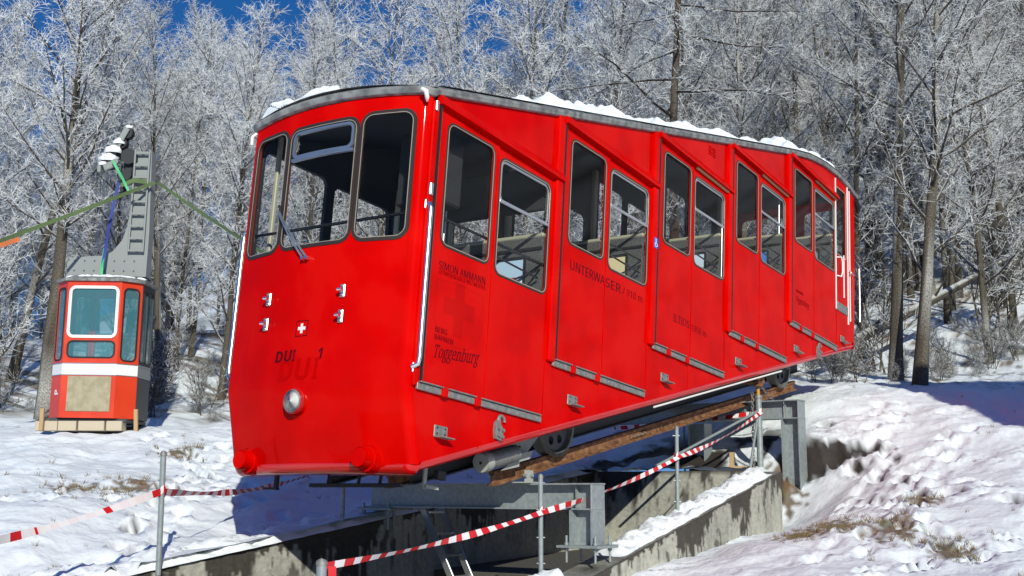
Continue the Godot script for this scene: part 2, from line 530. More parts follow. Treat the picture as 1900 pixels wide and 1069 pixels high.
func build_ground():
	solve_terrain()
	for p in ctl:
		cx.append(p[0]); cz.append(p[1])
	var ws := PackedFloat64Array(); var as_ := PackedFloat64Array()
	var q := -9.6
	var lst := []
	while q < 9.4:
		lst.append(q); q += 0.066
	for e in [-0.5, -0.1, 2.5]: lst.append(e)
	var st := 0.12
	q = -9.6
	while q > -170.0:
		q -= st; st *= 1.14; lst.append(q)
	q = 9.4; st = 0.12
	while q < 170.0:
		q += st; st *= 1.14; lst.append(q)
	lst.sort()
	for e in lst:
		if ws.is_empty() or e - ws[ws.size() - 1] > 0.03: ws.append(e)
		elif e in [-0.5, -0.1, 2.5]: ws[ws.size() - 1] = e
	lst = []
	q = -5.0
	while q < 16.0:
		lst.append(q); q += 0.066
	for e in [-6.0, 7.3, 7.5]: lst.append(e)
	st = 0.12; q = 16.0
	while q < 190.0:
		q += st; st *= 1.09; lst.append(q)
	st = 0.14; q = -5.0
	while q > -110.0:
		q -= st; st *= 1.2; lst.append(q)
	lst.sort()
	for e in lst:
		if as_.is_empty() or e - as_[as_.size() - 1] > 0.03: as_.append(e)
		elif e in [-6.0, 7.3, 7.5]: as_[as_.size() - 1] = e
	var nw := ws.size(); var na := as_.size()
	var pos := PackedVector3Array(); pos.resize(nw * na)
	for i in na:
		for j in nw:
			var p := O + A * as_[i] + W * ws[j]
			var y := ground_at(p.x, p.z)
			var k := 1.0
			if as_[i] < 7.6 and ws[j] > 2.4 and ws[j] < 3.1: k = (ws[j] - 2.4) / 0.7
			y += relief(p.x, p.z) * clampf(k, 0.15, 1.0)
			pos[i * nw + j] = Vector3(p.x, y, p.z)
	# footprints trodden into the snow
	var fr := RandomNumberGenerator.new(); fr.seed = 404
	for trk in [[3.2, -12.4, 6.4, -17.6, 22], [5.8, -13.0, 4.6, -19.0, 20], [2.8, -11.4, 5.6, -12.4, 10], [-3.6, -11.0, -4.4, -18.6, 24], [-5.4, -13.2, -3.4, -15.6, 9], [4.2, -15.4, 6.2, -19.8, 16], [-2.6, -14.2, -5.6, -19.0, 16], [4.0, -12.0, 5.0, -16.4, 16]]:
		for k in trk[4]:
			var f: float = (k + 0.3 * fr.randf()) / trk[4]
			var dirv := Vector2(trk[2] - trk[0], trk[3] - trk[1]).normalized()
			var side := Vector2(-dirv.y, dirv.x) * (0.14 if k % 2 else -0.14)
			var c := Vector2(lerpf(trk[0], trk[2], f), lerpf(trk[1], trk[3], f)) + side + Vector2(fr.randf_range(-0.08, 0.08), fr.randf_range(-0.08, 0.08))
			var dp := fr.randf_range(0.045, 0.085)
			var lp := Vector3(c.x, 0, c.y) - O
			var i0 := as_.bsearch(lp.dot(A) - 0.4); var j0 := ws.bsearch(lp.dot(W) - 0.4)
			for i in range(i0, mini(i0 + 14, na)):
				for j in range(j0, mini(j0 + 14, nw)):
					var q3 := pos[i * nw + j]
					var v := Vector2(q3.x, q3.z) - c
					var e := Vector2(v.dot(dirv) / 0.19, v.dot(Vector2(-dirv.y, dirv.x)) / 0.10).length()
					if e < 2.0: q3.y += -dp * smoothstep(1.15, 0.7, e) + dp * 0.35 * exp(-pow((e - 1.35) / 0.25, 2.0))
					pos[i * nw + j] = q3
	var mb := MB.new()
	for i in na:
		for j in nw:
			var du := pos[mini(i + 1, na - 1) * nw + j] - pos[maxi(i - 1, 0) * nw + j]
			var dv := pos[i * nw + mini(j + 1, nw - 1)] - pos[i * nw + maxi(j - 1, 0)]
			var nn := du.cross(dv).normalized()
			if nn.y < 0.0: nn = -nn
			var p := pos[i * nw + j]
			mb.vert(p, nn, ground_color(p, nn, as_[i], ws[j]))
	for i in na - 1:
		for j in nw - 1:
			var am := (as_[i] + as_[i + 1]) * 0.5; var wm := (ws[j] + ws[j + 1]) * 0.5
			if am > -6.0 and am < 7.5 and wm > -0.1 and wm < 2.5: continue
			if am > -6.0 and am < 7.3 and wm > -0.5 and wm < -0.05: continue
			var a := i * nw + j
			var b := a + 1
			var c := a + nw + 1
			var d := a + nw
			var up := (pos[b] - pos[a]).cross(pos[c] - pos[a]).y
			if up > 0.0: mb.ix.append_array([a, c, b, a, d, c])
			else: mb.ix.append_array([a, b, c, a, c, d])
	struct("snow_ground", mb, mats["snow"])

func ground_color(p: Vector3, nn: Vector3, a: float, w: float) -> Color:
	var snow := Color(0.82, 0.835, 0.85)
	var soil := Color(0.03, 0.023, 0.017)
	var leaf := Color(0.16, 0.085, 0.04)
	var k := 0.0
	# steep banks shed their snow
	var n1 := nz.get_noise_2d(p.x * 2.3, p.z * 2.3) * 0.5 + nzf.get_noise_2d(p.x * 7.0, p.z * 7.0) * 0.35
	k = maxf(k, smoothstep(0.62, 0.5, nn.y + n1 * 0.22))
	# leaf litter and bare ground showing through in the wood
	var wood := smoothstep(-21.5, -24.5, p.z + nz.get_noise_2d(p.x * 0.3, p.z * 0.3) * 2.0)
	var n2 := nz.get_noise_2d(p.x * 1.1 + 40.0, p.z * 0.55) * 0.6 + nzf.get_noise_2d(p.x * 4.0, p.z * 2.0 + 11.0) * 0.6
	var litter := wood * smoothstep(0.06, 0.26, n2 + (0.10 if p.x < -2.0 else 0.0))
	# a few small bare patches on the open snow
	for q in [[-5.1, -14.39, 0.26], [-4.5, -14.78, 0.30], [-4.74, -17.65, 0.25], [3.62, -13.87, 0.40], [4.0, -13.3, 0.40], [3.2, -13.9, 0.30], [3.93, -17.7, 0.3], [4.3, -12.2, 0.25], [4.85, -14.6, 0.2], [-4.3, -10.6, 0.25]]:
		var d: float = Vector2(p.x - q[0], (p.z - q[1]) * 0.5).length() / (q[2] * 0.62)
		if d < 1.6: litter = maxf(litter, smoothstep(0.35, 0.05, d - 0.75 + nzf.get_noise_2d(p.x * 11.0, p.z * 7.0) * 1.7 + nz.get_noise_2d(p.x * 3.0, p.z * 3.0) * 0.6))
	# soil behind the cross wall and round the rear support
	if a > 7.4 and a < 10.5 and w > 0.3 and w < 3.4:
		k = maxf(k, smoothstep(0.0, 0.25, nz.get_noise_2d(a * 0.9, w * 0.9 + 3.0) + 0.1) * smoothstep(10.5, 9.0, a))
	if w < -0.02 and w > -1.4:
		var qd := 8.82 + 0.10 * sin(w * 4.0) - a
		k = maxf(k, smoothstep(0.30, 0.16, absf(qd) + nzf.get_noise_2d(p.x * 5.0, p.z * 5.0) * 0.12 + (-w - 0.3) * 0.17))
	var lc := leaf.lerp(Color(0.10, 0.10, 0.045), clampf(nz.get_noise_2d(p.x * 2.0, p.z * 2.0 + 70.0) * 2.0 + 0.3, 0.0, 1.0))
	return snow.lerp(soil, clampf(k, 0, 1)).lerp(lc, clampf(litter, 0, 1) * 0.9)

# ---------- concrete pit
func concrete_color(h: float, s: float, below: float) -> Color:
	# grey board-marked concrete, black algae hanging from the top edge, pale lime lower down
	var c := Color(0.40, 0.385, 0.335).lerp(Color(0.52, 0.495, 0.425), clampf(nz.get_noise_2d(s * 0.8, h * 0.35) + 0.5, 0, 1))
	c = c.lerp(Color(0.24, 0.23, 0.20), clampf(smoothstep(0.0, 0.5, nzf.get_noise_2d(s * 7.0, h * 0.5)) * 0.5 + smoothstep(0.1, 0.5, nzf.get_noise_2d(s * 19.0, h * 1.4 + 9.0)) * 0.4, 0.0, 1.0))
	var n := nz.get_noise_2d(s * 0.8, 3.0)
	# how far the growth hangs down here, and how dense it is
	var hang := maxf(0.03, n * 1.1 + 0.20 + nzf.get_noise_2d(s * 9.0, 2.0) * 0.16)
	var drip := nzf.get_noise_2d(s * 13.0, h * 1.6) * 0.7 + nz.get_noise_2d(s * 5.0, h * 2.4) * 0.6
	var k := smoothstep(0.1, -0.1, below / hang - 0.75 - drip * 0.9)
	k = maxf(k, smoothstep(0.24, 0.36, nz.get_noise_2d(s * 4.2, h * 1.5 + 30.0) + nzf.get_noise_2d(s * 15.0, h * 4.0) * 0.2) * smoothstep(0.9, 0.3, below) * 0.85)
	c = c.lerp(Color(0.037, 0.028, 0.022), k * 0.92)
	if below > 0.5: c = c.lerp(Color(0.52, 0.50, 0.42), smoothstep(0.5, 0.9, below + nz.get_noise_2d(s, h) * 0.3) * 0.55)
	return c

func wall_face(mb: MB, a0: float, a1: float, top: Callable, bot: float, w: float, out: Vector3):
	var nx := int((a1 - a0) / 0.032)
	var ny := 64
	var st := mb.v.size()
	for i in nx + 1:
		var a := lerpf(a0, a1, float(i) / nx)
		var t: float = top.call(a)
		for j in ny + 1:
			var f := float(j) / ny
			var b := lerpf(t, bot, f * (0.35 + 0.65 * f))
			var p := K(a, b, w) + out * (nz.get_noise_2d(a * 2.0, b * 2.0) * 0.006 - (0.012 if absf(fposmod(b + 0.02, 0.5) - 0.25) < 0.008 else 0.0) + (0.0 if j else -0.012))
			mb.vert(p, out, concrete_color(b, a, t - b))
	grid_ix(mb, st, nx, ny, out)

func grid_ix(mb: MB, st: int, nx: int, ny: int, out: Vector3):
	for i in nx:
		for j in ny:
			var a := st + i * (ny + 1) + j
			var b := a + 1
			var c := a + ny + 2
			var d := a + ny + 1
			if (mb.v[b] - mb.v[a]).cross(mb.v[c] - mb.v[a]).dot(out) > 0.0: mb.ix.append_array([a, c, b, a, d, c])
			else: mb.ix.append_array([a, b, c, a, c, d])

func top_strip(mb: MB, a0: float, a1: float, top: Callable, w0: float, w1: float):
	var nx := int((a1 - a0) / 0.1)
	var st := mb.v.size()
	for i in nx + 1:
		var a := lerpf(a0, a1, float(i) / nx)
		for j in 5:
			var w := lerpf(w0, w1, j / 4.0)
			mb.vert(K(a, top.call(a) + nz.get_noise_2d(a * 3.0, w * 3.0) * 0.006, w), Vector3.UP, Color(0.34, 0.33, 0.29).lerp(Color(0.05, 0.04, 0.03), clampf(nz.get_noise_2d(a * 2.0, w * 2.0) + 0.25, 0, 1)))
	grid_ix(mb, st, nx, 4, Vector3.UP)

func build_pit():
	var c: Material = mats["concrete"]
	# left wall (its inner face is the dark one under the car)
	var lw := thing("concrete_wall", "long concrete retaining wall in the red car's shadow with a snowy top edge", "wall")
	var mb := MB.new()
	wall_face(mb, -6.2, 7.9, wall_top_l, -2.6, 2.5, -W)
	top_strip(mb, -6.2, 7.9, wall_top_l, 2.5, 2.9)
	obj("wall_face", mb, c, lw)
	# right wall with a sloping snow-covered top
	var rw := thing("concrete_wall", "stained concrete wall with sloping top and black algae, in front of the rear steel portal", "wall")
	mb = MB.new()
	wall_face(mb, -6.2, 7.3, wall_top_r, -2.6, -0.5, W * -1.0)
	wall_face(mb, -6.2, 7.3, wall_top_r, -2.6, -0.1, W)
	top_strip(mb, -6.2, 7.3, wall_top_r, -0.5, -0.1)
	obj("wall_face", mb, c, rw)
	mb = MB.new()
	var st := mb.v.size()
	for i in 11:
		for j in 31:
			var w := lerpf(-0.5, -0.1, i / 10.0)
			var b := lerpf(wall_top_r(7.3), -1.6, j / 30.0)
			mb.vert(K(7.3, b, w), A, concrete_color(b, w + 50.0, wall_top_r(7.3) - b))
	grid_ix(mb, st, 10, 30, A)
	obj("wall_end", mb, c, rw)
	# cross wall at the upper end of the pit
	var bw := thing("concrete_wall", "concrete cross wall closing the upper end of the pit below the rails", "wall")
	mb = MB.new()
	st = 0
	for i in 71:
		for j in 41:
			var w := lerpf(-0.1, 2.5, i / 70.0)
			var b := lerpf(0.12, -2.6, j / 40.0)
			mb.vert(K(7.5, b, w) - A * (0.012 if absf(fposmod(b, 0.5) - 0.25) < 0.012 else 0.0) * -1.0, -A, concrete_color(b, w + 20.0, 0.12 - b))
	grid_ix(mb, st, 70, 40, -A)
	obj("wall_face", mb, c, bw)
	mb = MB.new()
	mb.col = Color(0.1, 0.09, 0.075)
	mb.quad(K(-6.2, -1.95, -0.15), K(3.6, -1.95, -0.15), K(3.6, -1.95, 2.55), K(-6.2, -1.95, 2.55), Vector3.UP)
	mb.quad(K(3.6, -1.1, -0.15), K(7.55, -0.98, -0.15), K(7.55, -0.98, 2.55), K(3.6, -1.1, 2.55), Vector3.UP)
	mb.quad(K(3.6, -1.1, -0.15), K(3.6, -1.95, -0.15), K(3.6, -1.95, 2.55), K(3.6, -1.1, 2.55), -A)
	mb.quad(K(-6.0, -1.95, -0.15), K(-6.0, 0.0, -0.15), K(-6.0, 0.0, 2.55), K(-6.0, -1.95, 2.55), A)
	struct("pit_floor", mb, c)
	snow_cap("wall_snow", "thick snow lying along the sloping top of the stained concrete wall", 2.95, 7.25, wall_top_r, -0.46, -0.06, 0.13)
	snow_cap("wall_snow", "small heap of snow on the wall top at the foot of the middle tape post", 1.25, 2.15, wall_top_r, -0.42, -0.02, 0.16)
	snow_cap("wall_snow", "soft rim of snow along the edge of the long shaded wall", -6.0, 7.4, wall_top_l, 2.46, 3.15, 0.12)

func snow_cap(called: String, label: String, a0: float, a1: float, top: Callable, w0: float, w1: float, h: float):
	var mb := MB.new()
	var nx := int((a1 - a0) / 0.05)
	var ny := 14
	for i in nx + 1:
		var a := lerpf(a0, a1, float(i) / nx)
		var ef := smoothstep(0.0, 0.25, a - a0) * smoothstep(0.0, 0.3, a1 - a)
		for j in ny + 1:
			var f := float(j) / ny
			var dome := pow(sin(PI * f), 0.5)
			var w := lerpf(w0, w1, f) + nz.get_noise_2d(a * 2.5, f * 0.5) * 0.05 * sin(PI * f * 0.5 + 0.6)
			var y: float = top.call(a) - 0.01 + h * ef * dome * (0.75 + nz.get_noise_2d(a * 1.7, w * 1.7) * 0.9 + nzf.get_noise_2d(a * 6.0, w * 6.0) * 0.35)
			mb.vert(K(a, y, w), Vector3.UP, Color(0.87, 0.88, 0.89))
	for i in nx + 1:
		for j in ny + 1:
			var k := i * (ny + 1) + j
			var du := mb.v[mini(i + 1, nx) * (ny + 1) + j] - mb.v[maxi(i - 1, 0) * (ny + 1) + j]
			var dv := mb.v[i * (ny + 1) + mini(j + 1, ny)] - mb.v[i * (ny + 1) + maxi(j - 1, 0)]
			var nn := du.cross(dv).normalized()
			mb.n[k] = nn if nn.y > 0 else -nn
	grid_ix(mb, 0, nx, ny, Vector3.UP)
	tag(obj(called, mb, mats["snow"]), label, "snow")

# ---------- steel supports and rails
func ibeam(h: float, fw: float, ft: float, wt: float) -> PackedVector2Array:
	var a := fw / 2; var b := h / 2; var c := wt / 2
	return PackedVector2Array([Vector2(-a, -b), Vector2(a, -b), Vector2(a, -b + ft), Vector2(c, -b + ft), Vector2(c, b - ft), Vector2(a, b - ft), Vector2(a, b), Vector2(-a, b), Vector2(-a, b - ft), Vector2(-c, b - ft), Vector2(-c, -b + ft), Vector2(-a, -b + ft)])

func rail_y(a: float) -> float: return 0.05 + (a - 1.93) * 0.1805

func build_rail(label: String, w: float, a0: float, a1: float):
	var t := thing("rail", label, "rail", Transform3D(), "rusty rails under the car")
	var prof := PackedVector2Array([Vector2(-0.058, -0.15), Vector2(0.058, -0.15), Vector2(0.058, -0.138), Vector2(0.012, -0.122), Vector2(0.009, -0.048), Vector2(0.034, -0.036), Vector2(0.034, -0.004), Vector2(0.028, 0.0), Vector2(-0.028, 0.0), Vector2(-0.034, -0.004), Vector2(-0.034, -0.036), Vector2(-0.009, -0.048), Vector2(-0.012, -0.122), Vector2(-0.058, -0.138)])
	var mb := MB.new()
	mb.prism(prof, K(a0, rail_y(a0), w), K(a1, rail_y(a1), w), W, Vector3.UP)
	obj("rail_bar", mb, mats["rust"], t)
	var d := (K(a1, rail_y(a1), w) - K(a0, rail_y(a0), w)).normalized()
	var bs := Basis(d, Vector3.UP - d * d.y, -W).orthonormalized()
	mb = MB.new()
	var am := 5.1
	mb.box(K(am, rail_y(am) - 0.085, w - 0.022), Vector3(0.42, 0.055, 0.018), bs, 0.004)
	obj("fishplate", mb, mats["rust"], t)
	for k in 4:
		var x := am - 0.15 + 0.1 * k
		mb = MB.new()
		mb.cyl(K(x, rail_y(x) - 0.085, w - 0.03), K(x, rail_y(x) - 0.085, w - 0.052), 0.014, -1.0, 6)
		obj("bolt", mb, mats["dirty_steel"], t)

func build_portal(label: String, a: float, btop: float, bfoot: float, right_only: bool, wl: float):
	var t := thing("steel_portal", label, "steel frame", yawed(K(a, 0, 0)), "galvanised portals carrying the rails")
	var g: Material = mats["galvanised"]
	var p := ibeam(0.27, 0.27, 0.017, 0.012)
	var mb := MB.new()
	var X := Vector3(1, 0, 0); var Y := Vector3.UP; var Z := Vector3(0, 0, 1)
	# cross beam (web upright, seen from below the hill)
	mb.prism(p, Vector3(0, btop - 0.135, 0.10), Vector3(0, btop - 0.135, -wl), X, Y)
	obj("cross_beam", mb, g, t)
	mb = MB.new()
	mb.box(Vector3(-0.02, btop - 0.135, 0.15), Vector3(0.1, 0.236, 0.012), Basis(), 0.0)
	obj("stiffener", mb, g, t)
	# column: flanges across, web between
	mb = MB.new()
	mb.prism(p, Vector3(0, bfoot, 0.24), Vector3(0, btop - 0.272, 0.24), X, Z)
	obj("column", mb, g, t)
	mb = MB.new()
	mb.box(Vector3(0, btop - 0.136, 0.366), Vector3(0.27, 0.272, 0.017), Basis(), 0.003)
	mb.box(Vector3(0, btop - 0.136, 0.235), Vector3(0.012, 0.27, 0.244), Basis(), 0.0)
	mb.box(Vector3(0, btop - 0.008, 0.24), Vector3(0.272, 0.017, 0.29), Basis(), 0.003)
	mb.box(Vector3(-0.05, btop - 0.263, 0.24), Vector3(0.15, 0.016, 0.24), Basis(), 0.0)
	obj("corner_joint", mb, g, t)
	# gusset with the slanted end, in front of the web
	mb = MB.new()
	if not right_only:
		mb.box(Vector3(0, bfoot - 0.012, 0.24), Vector3(0.42, 0.028, 0.50), Basis(), 0.004)
		obj("base_plate", mb, g, t)
		for q in [[-0.15, 0.08], [0.15, 0.08], [-0.15, 0.42], [0.15, 0.42]]:
			mb = MB.new()
			mb.cyl(Vector3(q[0], bfoot - 0.17, q[1]), Vector3(q[0], bfoot + 0.10, q[1]), 0.013, -1.0, 8)
			mb.cyl(Vector3(q[0], bfoot + 0.004, q[1]), Vector3(q[0], bfoot + 0.03, q[1]), 0.025, -1.0, 6)
			mb.cyl(Vector3(q[0], bfoot - 0.055, q[1]), Vector3(q[0], bfoot - 0.028, q[1]), 0.025, -1.0, 6)
			obj("anchor_bolt", mb, g, t)
		mb = MB.new()
		mb.box(Vector3(0, btop - 0.285, -wl + 0.2), Vector3(0.42, 0.028, 0.5), Basis(), 0.004)
		obj("base_plate", mb, g, t)
		for q in [[-0.16, 0.02], [-0.16, 0.38], [0.16, 0.2]]:
			mb = MB.new()
			mb.cyl(Vector3(q[0], btop - 0.52, -wl + q[1]), Vector3(q[0], btop - 0.22, -wl + q[1]), 0.013, -1.0, 8)
			mb.cyl(Vector3(q[0], btop - 0.33, -wl + q[1]), Vector3(q[0], btop - 0.30, -wl + q[1]), 0.025, -1.0, 6)
			obj("anchor_bolt", mb, g, t)
	else:
		for s in [-1.0, 1.0]:
			mb = MB.new()
			mb.box(Vector3(s * 0.1, bfoot + 0.02, 0.24), Vector3(0.05, 0.14, 0.22), Basis(), 0.004)
			obj("foot_stiffener", mb, g, t)

func post(label: String, p0: Vector3, p1: Vector3, r: float, group: String, m := "galvanised") -> Node3D:
	var t := thing("fence_post", label, "post", Transform3D(Basis(), p0), group)
	var mb := MB.new()
	var d := p1 - p0
	mb.tube(PackedVector3Array([Vector3.ZERO, d]), PackedFloat32Array([r]), 16)
	obj("tube", mb, mats[m], t)
	mb = MB.new()
	var u := d.normalized()
	mb.tube(PackedVector3Array([d - u * 0.028, d, d + u * 0.014, d + u * 0.022]), PackedFloat32Array([r + 0.004, r + 0.004, r * 0.7, 0.001]), 16)
	obj("cap", mb, mats["dirty_steel"], t)
	return t

func build_supports():
	build_rail("near rusty rail under the car's door side, with bolted joint plate", 0.5, 1.93, 10.5)
	build_rail("far rusty rail deep in the shade under the car's middle", 1.75, 1.80, 10.5)
	build_portal("lower galvanised steel portal whose wide cross beam holds the rail ends", 2.6, -0.07, -0.70, false, 2.66)
	build_portal("upper galvanised steel portal with tall column beside the sloping concrete wall", 8.5, 1.135, -0.55, true, 2.66)
	var t := thing("steel_column", "dark steel column standing in the shade behind the sloping concrete wall", "steel column", yawed(K(8.75, 0, 1.35)))
	var mb := MB.new()
	mb.prism(ibeam(0.27, 0.27, 0.017, 0.012), Vector3(0, 0.1, 0), Vector3(0, 0.85, 0), Vector3(1, 0, 0), Vector3(0, 0, 1))
	obj("shaft", mb, mats["galvanised"], t)
	mb = MB.new()
	mb.box(Vector3(0, 0.115, 0), Vector3(0.4, 0.025, 0.4), Basis(), 0.003)
	obj("base_plate", mb, mats["galvanised"], t)
	# rail clamp on the lower portal
	t = thing("rail_clamp", "small galvanised clamp bolting the near rail onto the lower portal", "clamp", yawed(K(2.42, -0.02, 0.43)))
	mb = MB.new()
	mb.box(Vector3(0, 0.02, 0.07), Vector3(0.16, 0.13, 0.012), Basis(), 0.003)
	mb.box(Vector3(0, -0.042, 0.0), Vector3(0.3, 0.014, 0.16), Basis(), 0.003)
	obj("plate", mb, mats["light_grey_paint"], t)
	for q in [[-0.1, 0.03], [0.03, 0.03]]:
		mb = MB.new()
		mb.cyl(Vector3(q[0], q[1], 0.07), Vector3(q[0], q[1], 0.105), 0.018, -1.0, 6)
		obj("bolt", mb, mats["galvanised"], t)
	# posts carrying the tape
	post("grey capped pipe post standing alone in the open snow, tape tied round it", Vector3(-3.275, 0.80, -11.6), Vector3(-3.265, 1.925, -11.56), 0.027, "pipe posts carrying the barrier tape")
	var p1 := post("grey pipe post crossing in front of the lower portal's beam", K(1.85, -1.05, -0.15), K(1.85, 0.0, -0.15), 0.024, "pipe posts carrying the barrier tape")
	var p2 := post("grey pipe post standing in the snow on the sloping wall below the rail joint", K(4.88, -0.48, -0.15), K(4.89, 0.60, -0.155), 0.024, "pipe posts carrying the barrier tape")
	for pp in [p1, p2]:
		for q in [0.2, 0.45, 0.72, 0.98]:
			var b := MB.new()
			b.cyl(Vector3(0, q, 0) + Vector3(-0.04, 0, 0), Vector3(0, q, 0) + Vector3(0.042, 0, 0.008), 0.009, -1.0, 6)
			obj("bolt", b, mats["alu"], pp)
	post("short thick pipe stub with loose tape end, lowest in the picture", K(-1.46, -1.3, -0.3), K(-1.46, -0.665, -0.3), 0.040, "")
	post("thin shaded pipe post behind the car's front, rising from the wall's snow", K(2.05, -0.62, 2.62), K(2.05, 0.02, 2.62), 0.024, "")
	# prop with its two braces
	t = thing("steel_prop", "round steel prop with rusty orange head under the car's sill", "prop", yawed(K(8.3, 0, 0.2)))
	mb = MB.new(); mb.cyl(Vector3(0, 0.12, 0), Vector3(0, 1.2, 0), 0.045, -1.0, 16)
	obj("outer_tube", mb, mats["galvanised"], t)
	mb = MB.new(); mb.cyl(Vector3(0, 1.16, 0), Vector3(0, 1.215, 0), 0.056, -1.0, 16)
	obj("collar", mb, mats["dirty_steel"], t)
	mb = MB.new(); mb.cyl(Vector3(0, 1.2, 0), Vector3(0, 1.38, 0), 0.026, -1.0, 12)
	obj("inner_tube", mb, mats["yellow_steel"], t)
	mb = MB.new()
	mb.box(Vector3(0, 1.43, -0.06), Vector3(0.26, 0.10, 0.24), Basis(), 0.01)
	mb.box(Vector3(-0.02, 1.36, 0.02), Vector3(0.12, 0.06, 0.10), Basis(), 0.01)
	obj("head_plate", mb, mats["rust"], t)
	for br in [[Vector3(-0.65, 0.06, 0.1), "brace"], [Vector3(-2.1, 0.17, -0.6), "brace"]]:
		mb = MB.new(); mb.cyl(br[0], Vector3(-0.06, 0.98, 0.02), 0.02, -1.0, 8)
		obj(br[1], mb, mats["galvanised"], t)
	# chains
	chain("rusty hanging chain beside the round steel prop", K(8.22, 1.25, 0.26), K(8.22, 0.12, 0.27), 0.0)
	chain("slack chain draped between the prop's head and the upper rail end", K(8.38, 1.38, 0.2), K(9.2, 1.12, 0.15), 0.08)
	chain("black chain hanging in the shade beside the dark steel column", K(8.75, 1.25, 1.62), K(8.75, 0.1, 1.62), 0.0)
	# aluminium ladder leaning on the far wall
	t = thing("ladder", "aluminium ladder leaning in the pit below the lower portal's beam", "ladder")
	var lt := K(2.95, -0.30, 2.15); var lb := K(2.80, -1.95, 1.25)
	var rt := lt + A * 0.36; var rb := lb + A * 0.36
	for s in [[lt, lb], [rt, rb]]:
		mb = MB.new()
		var d: Vector3 = (s[1] - s[0]).normalized()
		var bs := Basis(A, A.cross(d).normalized(), d).orthonormalized()
		mb.box((s[0] + s[1]) * 0.5, Vector3(0.03, 0.085, (s[1] - s[0]).length()), bs, 0.005)
		obj("stile", mb, mats["alu"], t)
	for k in 7:
		mb = MB.new()
		var f := 0.06 + 0.145 * k
		mb.box((lt.lerp(lb, f) + rt.lerp(rb, f)) * 0.5, Vector3(0.34, 0.032, 0.032), YB, 0.006)
		obj("rung", mb, mats["alu"], t)
	# short wooden offcut
	t = thing("wooden_block", "small upright wooden block on the snow behind the sloping wall", "wood")
	mb = MB.new(); mb.box(K(7.75, 0.26, 0.40), Vector3(0.10, 0.24, 0.06), YB.rotated(Vector3.UP, 0.3), 0.004)
	obj("offcut", mb, mats["wood"], t)
	mb = MB.new(); mb.box(K(7.72, 0.165, 0.30), Vector3(0.07, 0.04, 0.26), YB.rotated(Vector3.UP, 0.3), 0.004)
	obj("offcut", mb, mats["wood"], t)

func chain(label: String, p0: Vector3, p1: Vector3, sag: float):
	var t := thing("chain", label, "chain")
	var len := p0.distance_to(p1)
	var nl := int(len / 0.045)
	var mb := MB.new()
	for k in nl:
		var f := (k + 0.5) / nl
		var c := p0.lerp(p1, f) - Vector3(0, sag * 4.0 * f * (1.0 - f), 0)
		var d := (p1 - p0).normalized()
		var s := (A if k % 2 else W)
		s = (s - d * s.dot(d)).normalized()
		var pts := PackedVector3Array()
		for j in 8:
			var a := TAU * j / 8.0
			pts.append(c + d * cos(a) * 0.034 + s * sin(a) * 0.018)
		mb.tube(pts, PackedFloat32Array([0.006]), 4, false, true)
	var o := obj("links", mb, mats["dirty_steel"], t)
	o.set_meta("kind", "stuff")

# ---------- the red funicular car; local x runs along the doors (s), y up its pillars (h), z out of its door side
const PITCH := 2.22
const STEP := 0.62

func sf(w: float, h: float) -> float:
	var s := 0.0
	if w < 0.1: s = -0.1 - sqrt(maxf(0.0, 0.01 - (0.1 - w) * (0.1 - w)))
	elif w > WID - 0.1: s = -0.1 - sqrt(maxf(0.0, 0.01 - (w - WID + 0.1) * (w - WID + 0.1)))
	else:
		var x := (w - WID * 0.5) / 1.035
		s = -0.20 - 0.16 * (1.0 - x * x)
	if h < 0.79: s += 0.22 * (0.79 - h) / 0.79
	return s

func front(w: float, h: float, off := 0.0) -> Vector3:
	var x := clampf((w - WID * 0.5) / 1.035, -1, 1)
	return Vector3(sf(w, h) - off, h, -w + x * -0.3 * off)

func hb(s: float) -> float:
	return 0.291 * s if s < 10.9 else lerpf(0.291 * 10.9, 3.41, clampf((s - 10.9) / 0.83, 0, 1))

func gut(s: float) -> float:
	var t := [[-0.6, 3.50], [-0.15, 3.52], [2.22, 4.165], [8.95, 6.01], [9.7, 6.19], [10.41, 6.285], [11.0, 6.31], [11.5, 6.28], [11.95, 6.20]]
	for i in t.size() - 1:
		if s <= t[i + 1][0]: return lerpf(t[i][1], t[i + 1][1], clampf((s - t[i][0]) / (t[i + 1][0] - t[i][0]), 0, 1))
	return 6.20

func rr(u0: float, v0: float, u1: float, v1: float, r: float, seg := 6) -> PackedVector2Array:
	var p := PackedVector2Array()
	for c in [[u1 - r, v1 - r, 0.0], [u0 + r, v1 - r, 0.5], [u0 + r, v0 + r, 1.0], [u1 - r, v0 + r, 1.5]]:
		for k in seg + 1:
			var a: float = PI * (c[2] + 0.5 * k / seg)
			p.append(Vector2(c[0] + r * cos(a), c[1] + r * sin(a)))
	return p

func rect(u0: float, v0: float, u1: float, v1: float) -> PackedVector2Array:
	return PackedVector2Array([Vector2(u0, v0), Vector2(u1, v0), Vector2(u1, v1), Vector2(u0, v1)])

func ring(mb: MB, u0: float, v0: float, u1: float, v1: float, r: float, wd: float, f: Callable, out: Vector3, cuts: Array, depth := 0.0):
	mb.sheet(rr(u0 - wd, v0 - wd, u1 + wd, v1 + wd, r + wd), [rr(u0, v0, u1, v1, r)], cuts, f, out, depth)

